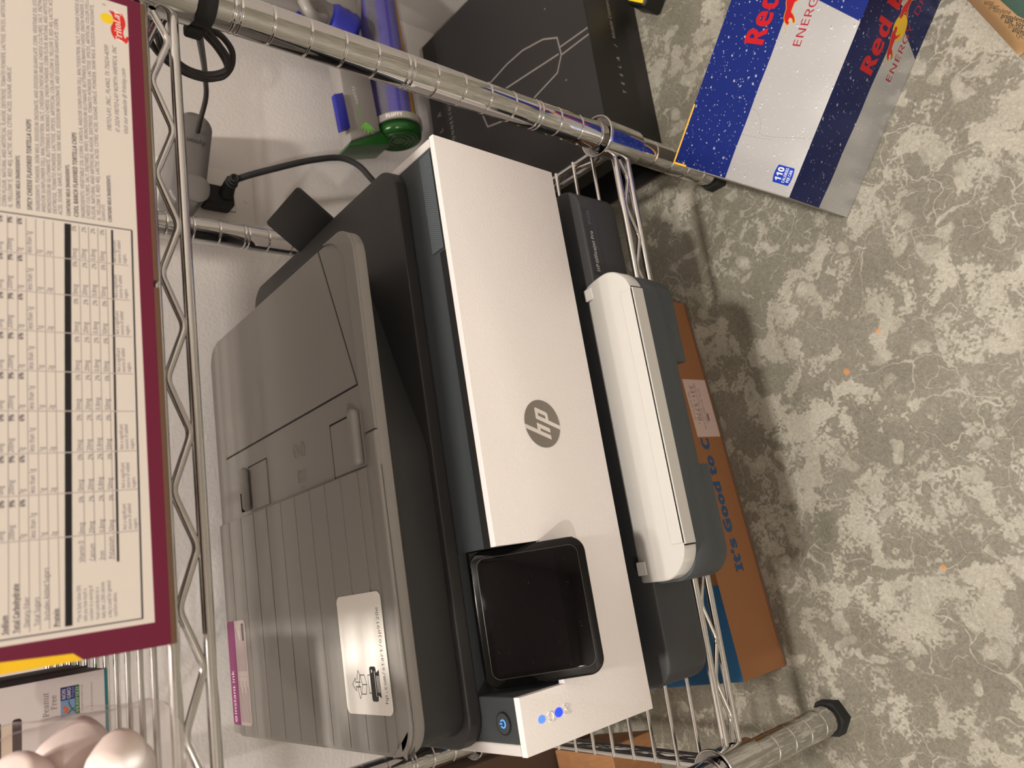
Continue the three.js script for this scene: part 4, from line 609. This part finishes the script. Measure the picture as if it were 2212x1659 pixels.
  const foil = { metalness: 0.7 }, sideM = std(0x9a948c, 0.6), edgeY = std(0xe0a92a, 0.6);
  const bg = new THREE.BoxGeometry(L, H, D, 96, 12, 16).translate(L / 2, H / 2 + 0.0005, -D / 2), bp = bg.attributes.position, bn = bg.attributes.normal;
  for (let i = 0; i < bp.count; i++) { const a = bp.getX(i), e = Math.min(1, a / 0.012, (L - a) / 0.012), y = bp.getY(i), z = bp.getZ(i), w = 0.0005 * e * (0.5 - 0.5 * Math.cos(a / L * 12 * Math.PI)); if (bn.getY(i) > 0.5) bp.setY(i, y + w * Math.min(1, -z / 0.012, (D + z) / 0.012)); if (bn.getZ(i) > 0.5) bp.setZ(i, z + w * Math.min(1, y / 0.012, (H - y) / 0.012)); }
  bg.computeVertexNormals();
  part('carton_body', bg, [sideM, sideM, print(topTex, 0.28, foil), sideM, print(frontTex, 0.28, foil), sideM], t);
  part('end_flap', span(-0.0008, 0, 0.004, H - 0.002, -D + 0.003, -0.003, 0.0003), sideM, t);
  part('yellow_edge', merge([span(-0.0006, 0.055, H - 0.0022, H + 0.0008, -D - 0.0006, -D + 0.0012, 0.0004), span(-0.0008, 0.0012, H - 0.003, H + 0.0008, -D - 0.0004, -D + 0.016, 0.0004)]), edgeY, t);
}

// ------------------------------------------------------------------ kraft pouch and the small yellow-striped box, cut by the frame
{
  const e0 = V(0.017, 0, 0.264), e1 = V(-0.035, 0, 0.281), dx = e0.clone().sub(e1).normalize(), turn = Math.atan2(-dx.z, dx.x);
  const w = 0.085, d = 0.11, tex = canvas(800, 1035, (g, W, H) => {
    const k = W / 85; g.fillStyle = '#a3825a'; g.fillRect(0, 0, W, H); for (let i = 0; i < 3000; i++) { g.globalAlpha = 0.05; g.fillStyle = i % 2 ? '#d3ab7a' : '#7a5430'; g.fillRect(rnd() * W, rnd() * H, rr(3, 16), 2); } g.globalAlpha = 1;
    const dz = V(-dx.z, 0, dx.x), uv = (x, y) => { const p = px(x, y, 'y', 0.022).setY(0).sub(e1); return [p.dot(dx) * 1000 * k, p.dot(dz) * 1000 * k]; };
    g.fillStyle = '#2f4a40'; g.beginPath(); [[2160, 0], [2196, 32], [2212, 39], [2330, 52], [2330, -90], [2100, -90]].forEach((p, i) => (i ? g.lineTo(...uv(...p)) : g.moveTo(...uv(...p)))); g.fill();
    g.fillStyle = '#23261d'; [['water', 2119, 4, 0], ['plant', 2131, 13, 0], ['butylene', 2140, 21, 0], ['propylene', 2157, 34, 1], ['salt, soy', 2163, 44, 1], ['smoke', 2170, 53, 0], ['aluminum', 2177, 61, 1], ['cyclo', 2184, 70, 0], ['lactic', 2200, 82, 0]].forEach(([s, x, y, b]) => { const [u, v] = uv(x, y), [u2, v2] = uv(x + 34, y + 8); g.save(); g.translate(u, v); g.rotate(Math.atan2(v2 - v, u2 - u)); g.font = `${b ? 'bold ' : ''}${3.9 * k}px sans-serif`; g.fillText(s, 0, 0); g.restore(); });
  });
  const t = thing('kraft_pouch', 'brown kraft paper pouch with dark green panel lying on the floor beside the drink carton', 'pouch', [e1.x, 0, e1.z], turn);
  const N = 24, P = [], U = [], I = [], prof = (u, v) => 0.0015 + 0.030 * Math.pow(Math.max(0, 4 * u * (1 - u)), 0.45) * Math.pow(Math.max(0, 4 * v * (1 - v)), 0.45);
  for (const s of [1, 0]) for (let j = 0; j <= N; j++) for (let i = 0; i <= N; i++) { const u = i / N, v = j / N; P.push(u * w, s ? prof(u, v) : 0.0004, v * d); U.push(u, 1 - v); }
  const n1 = (N + 1) * (N + 1); for (let s = 0; s < 2; s++) for (let j = 0; j < N; j++) for (let i = 0; i < N; i++) { const a = s * n1 + j * (N + 1) + i, b = a + N + 1; if (s) I.push(a, a + 1, b, b, a + 1, b + 1); else I.push(a, b, a + 1, b, b + 1, a + 1); }
    const idx = (i, j, s) => s * n1 + j * (N + 1) + i, wall = (a, b) => I.push(idx(...a, 0), idx(...b, 0), idx(...a, 1), idx(...b, 0), idx(...b, 1), idx(...a, 1));
  for (let i = 0; i < N; i++) { wall([i, N], [i + 1, N]); wall([i + 1, 0], [i, 0]); wall([N, i + 1].map((q) => q), [N, i]); wall([0, i], [0, i + 1]); }
  const g = new THREE.BufferGeometry(); g.setAttribute('position', new THREE.Float32BufferAttribute(P, 3)); g.setAttribute('uv', new THREE.Float32BufferAttribute(U, 2)); g.setIndex(I); g.computeVertexNormals();
  part('pouch_body', g, print(tex, 0.7, { side: THREE.DoubleSide }), t); part('seal_edge', span(-0.003, 0.002, 0.0002, 0.0016, 0.004, d - 0.004, 0.0004), std(0x9c7247, 0.7), t);
  const c = px(1389, 16, 'y', 0.03), t2 = thing('striped_small_box', 'small black box with yellow and white stripes in front of the black carton', 'box', [c.x, 0, c.z], -0.75);
  const st = canvas(256, 256, (g2) => { g2.fillStyle = '#1a1815'; g2.fillRect(0, 0, 256, 256); g2.fillStyle = '#e3c51f'; g2.fillRect(0, 0, 58, 256); g2.fillStyle = '#dcd7d0'; g2.fillRect(58, 0, 198, 256); g2.fillStyle = '#222'; for (let i = 0; i < 5; i++) g2.fillRect(80, 30 + 44 * i, 150 - 20 * (i % 3), 14); });
  const bk = std(0x171614, 0.5); part('box_body', rbox(0.09, 0.03, 0.03, 0.004, 4).translate(0.045, 0.015, -0.015), bk, t2); part('striped_panel', flat(0.082, 0.024).translate(0.045, 0.0302, -0.015), print(st, 0.5), t2);
}
renderer.render(scene, camera);
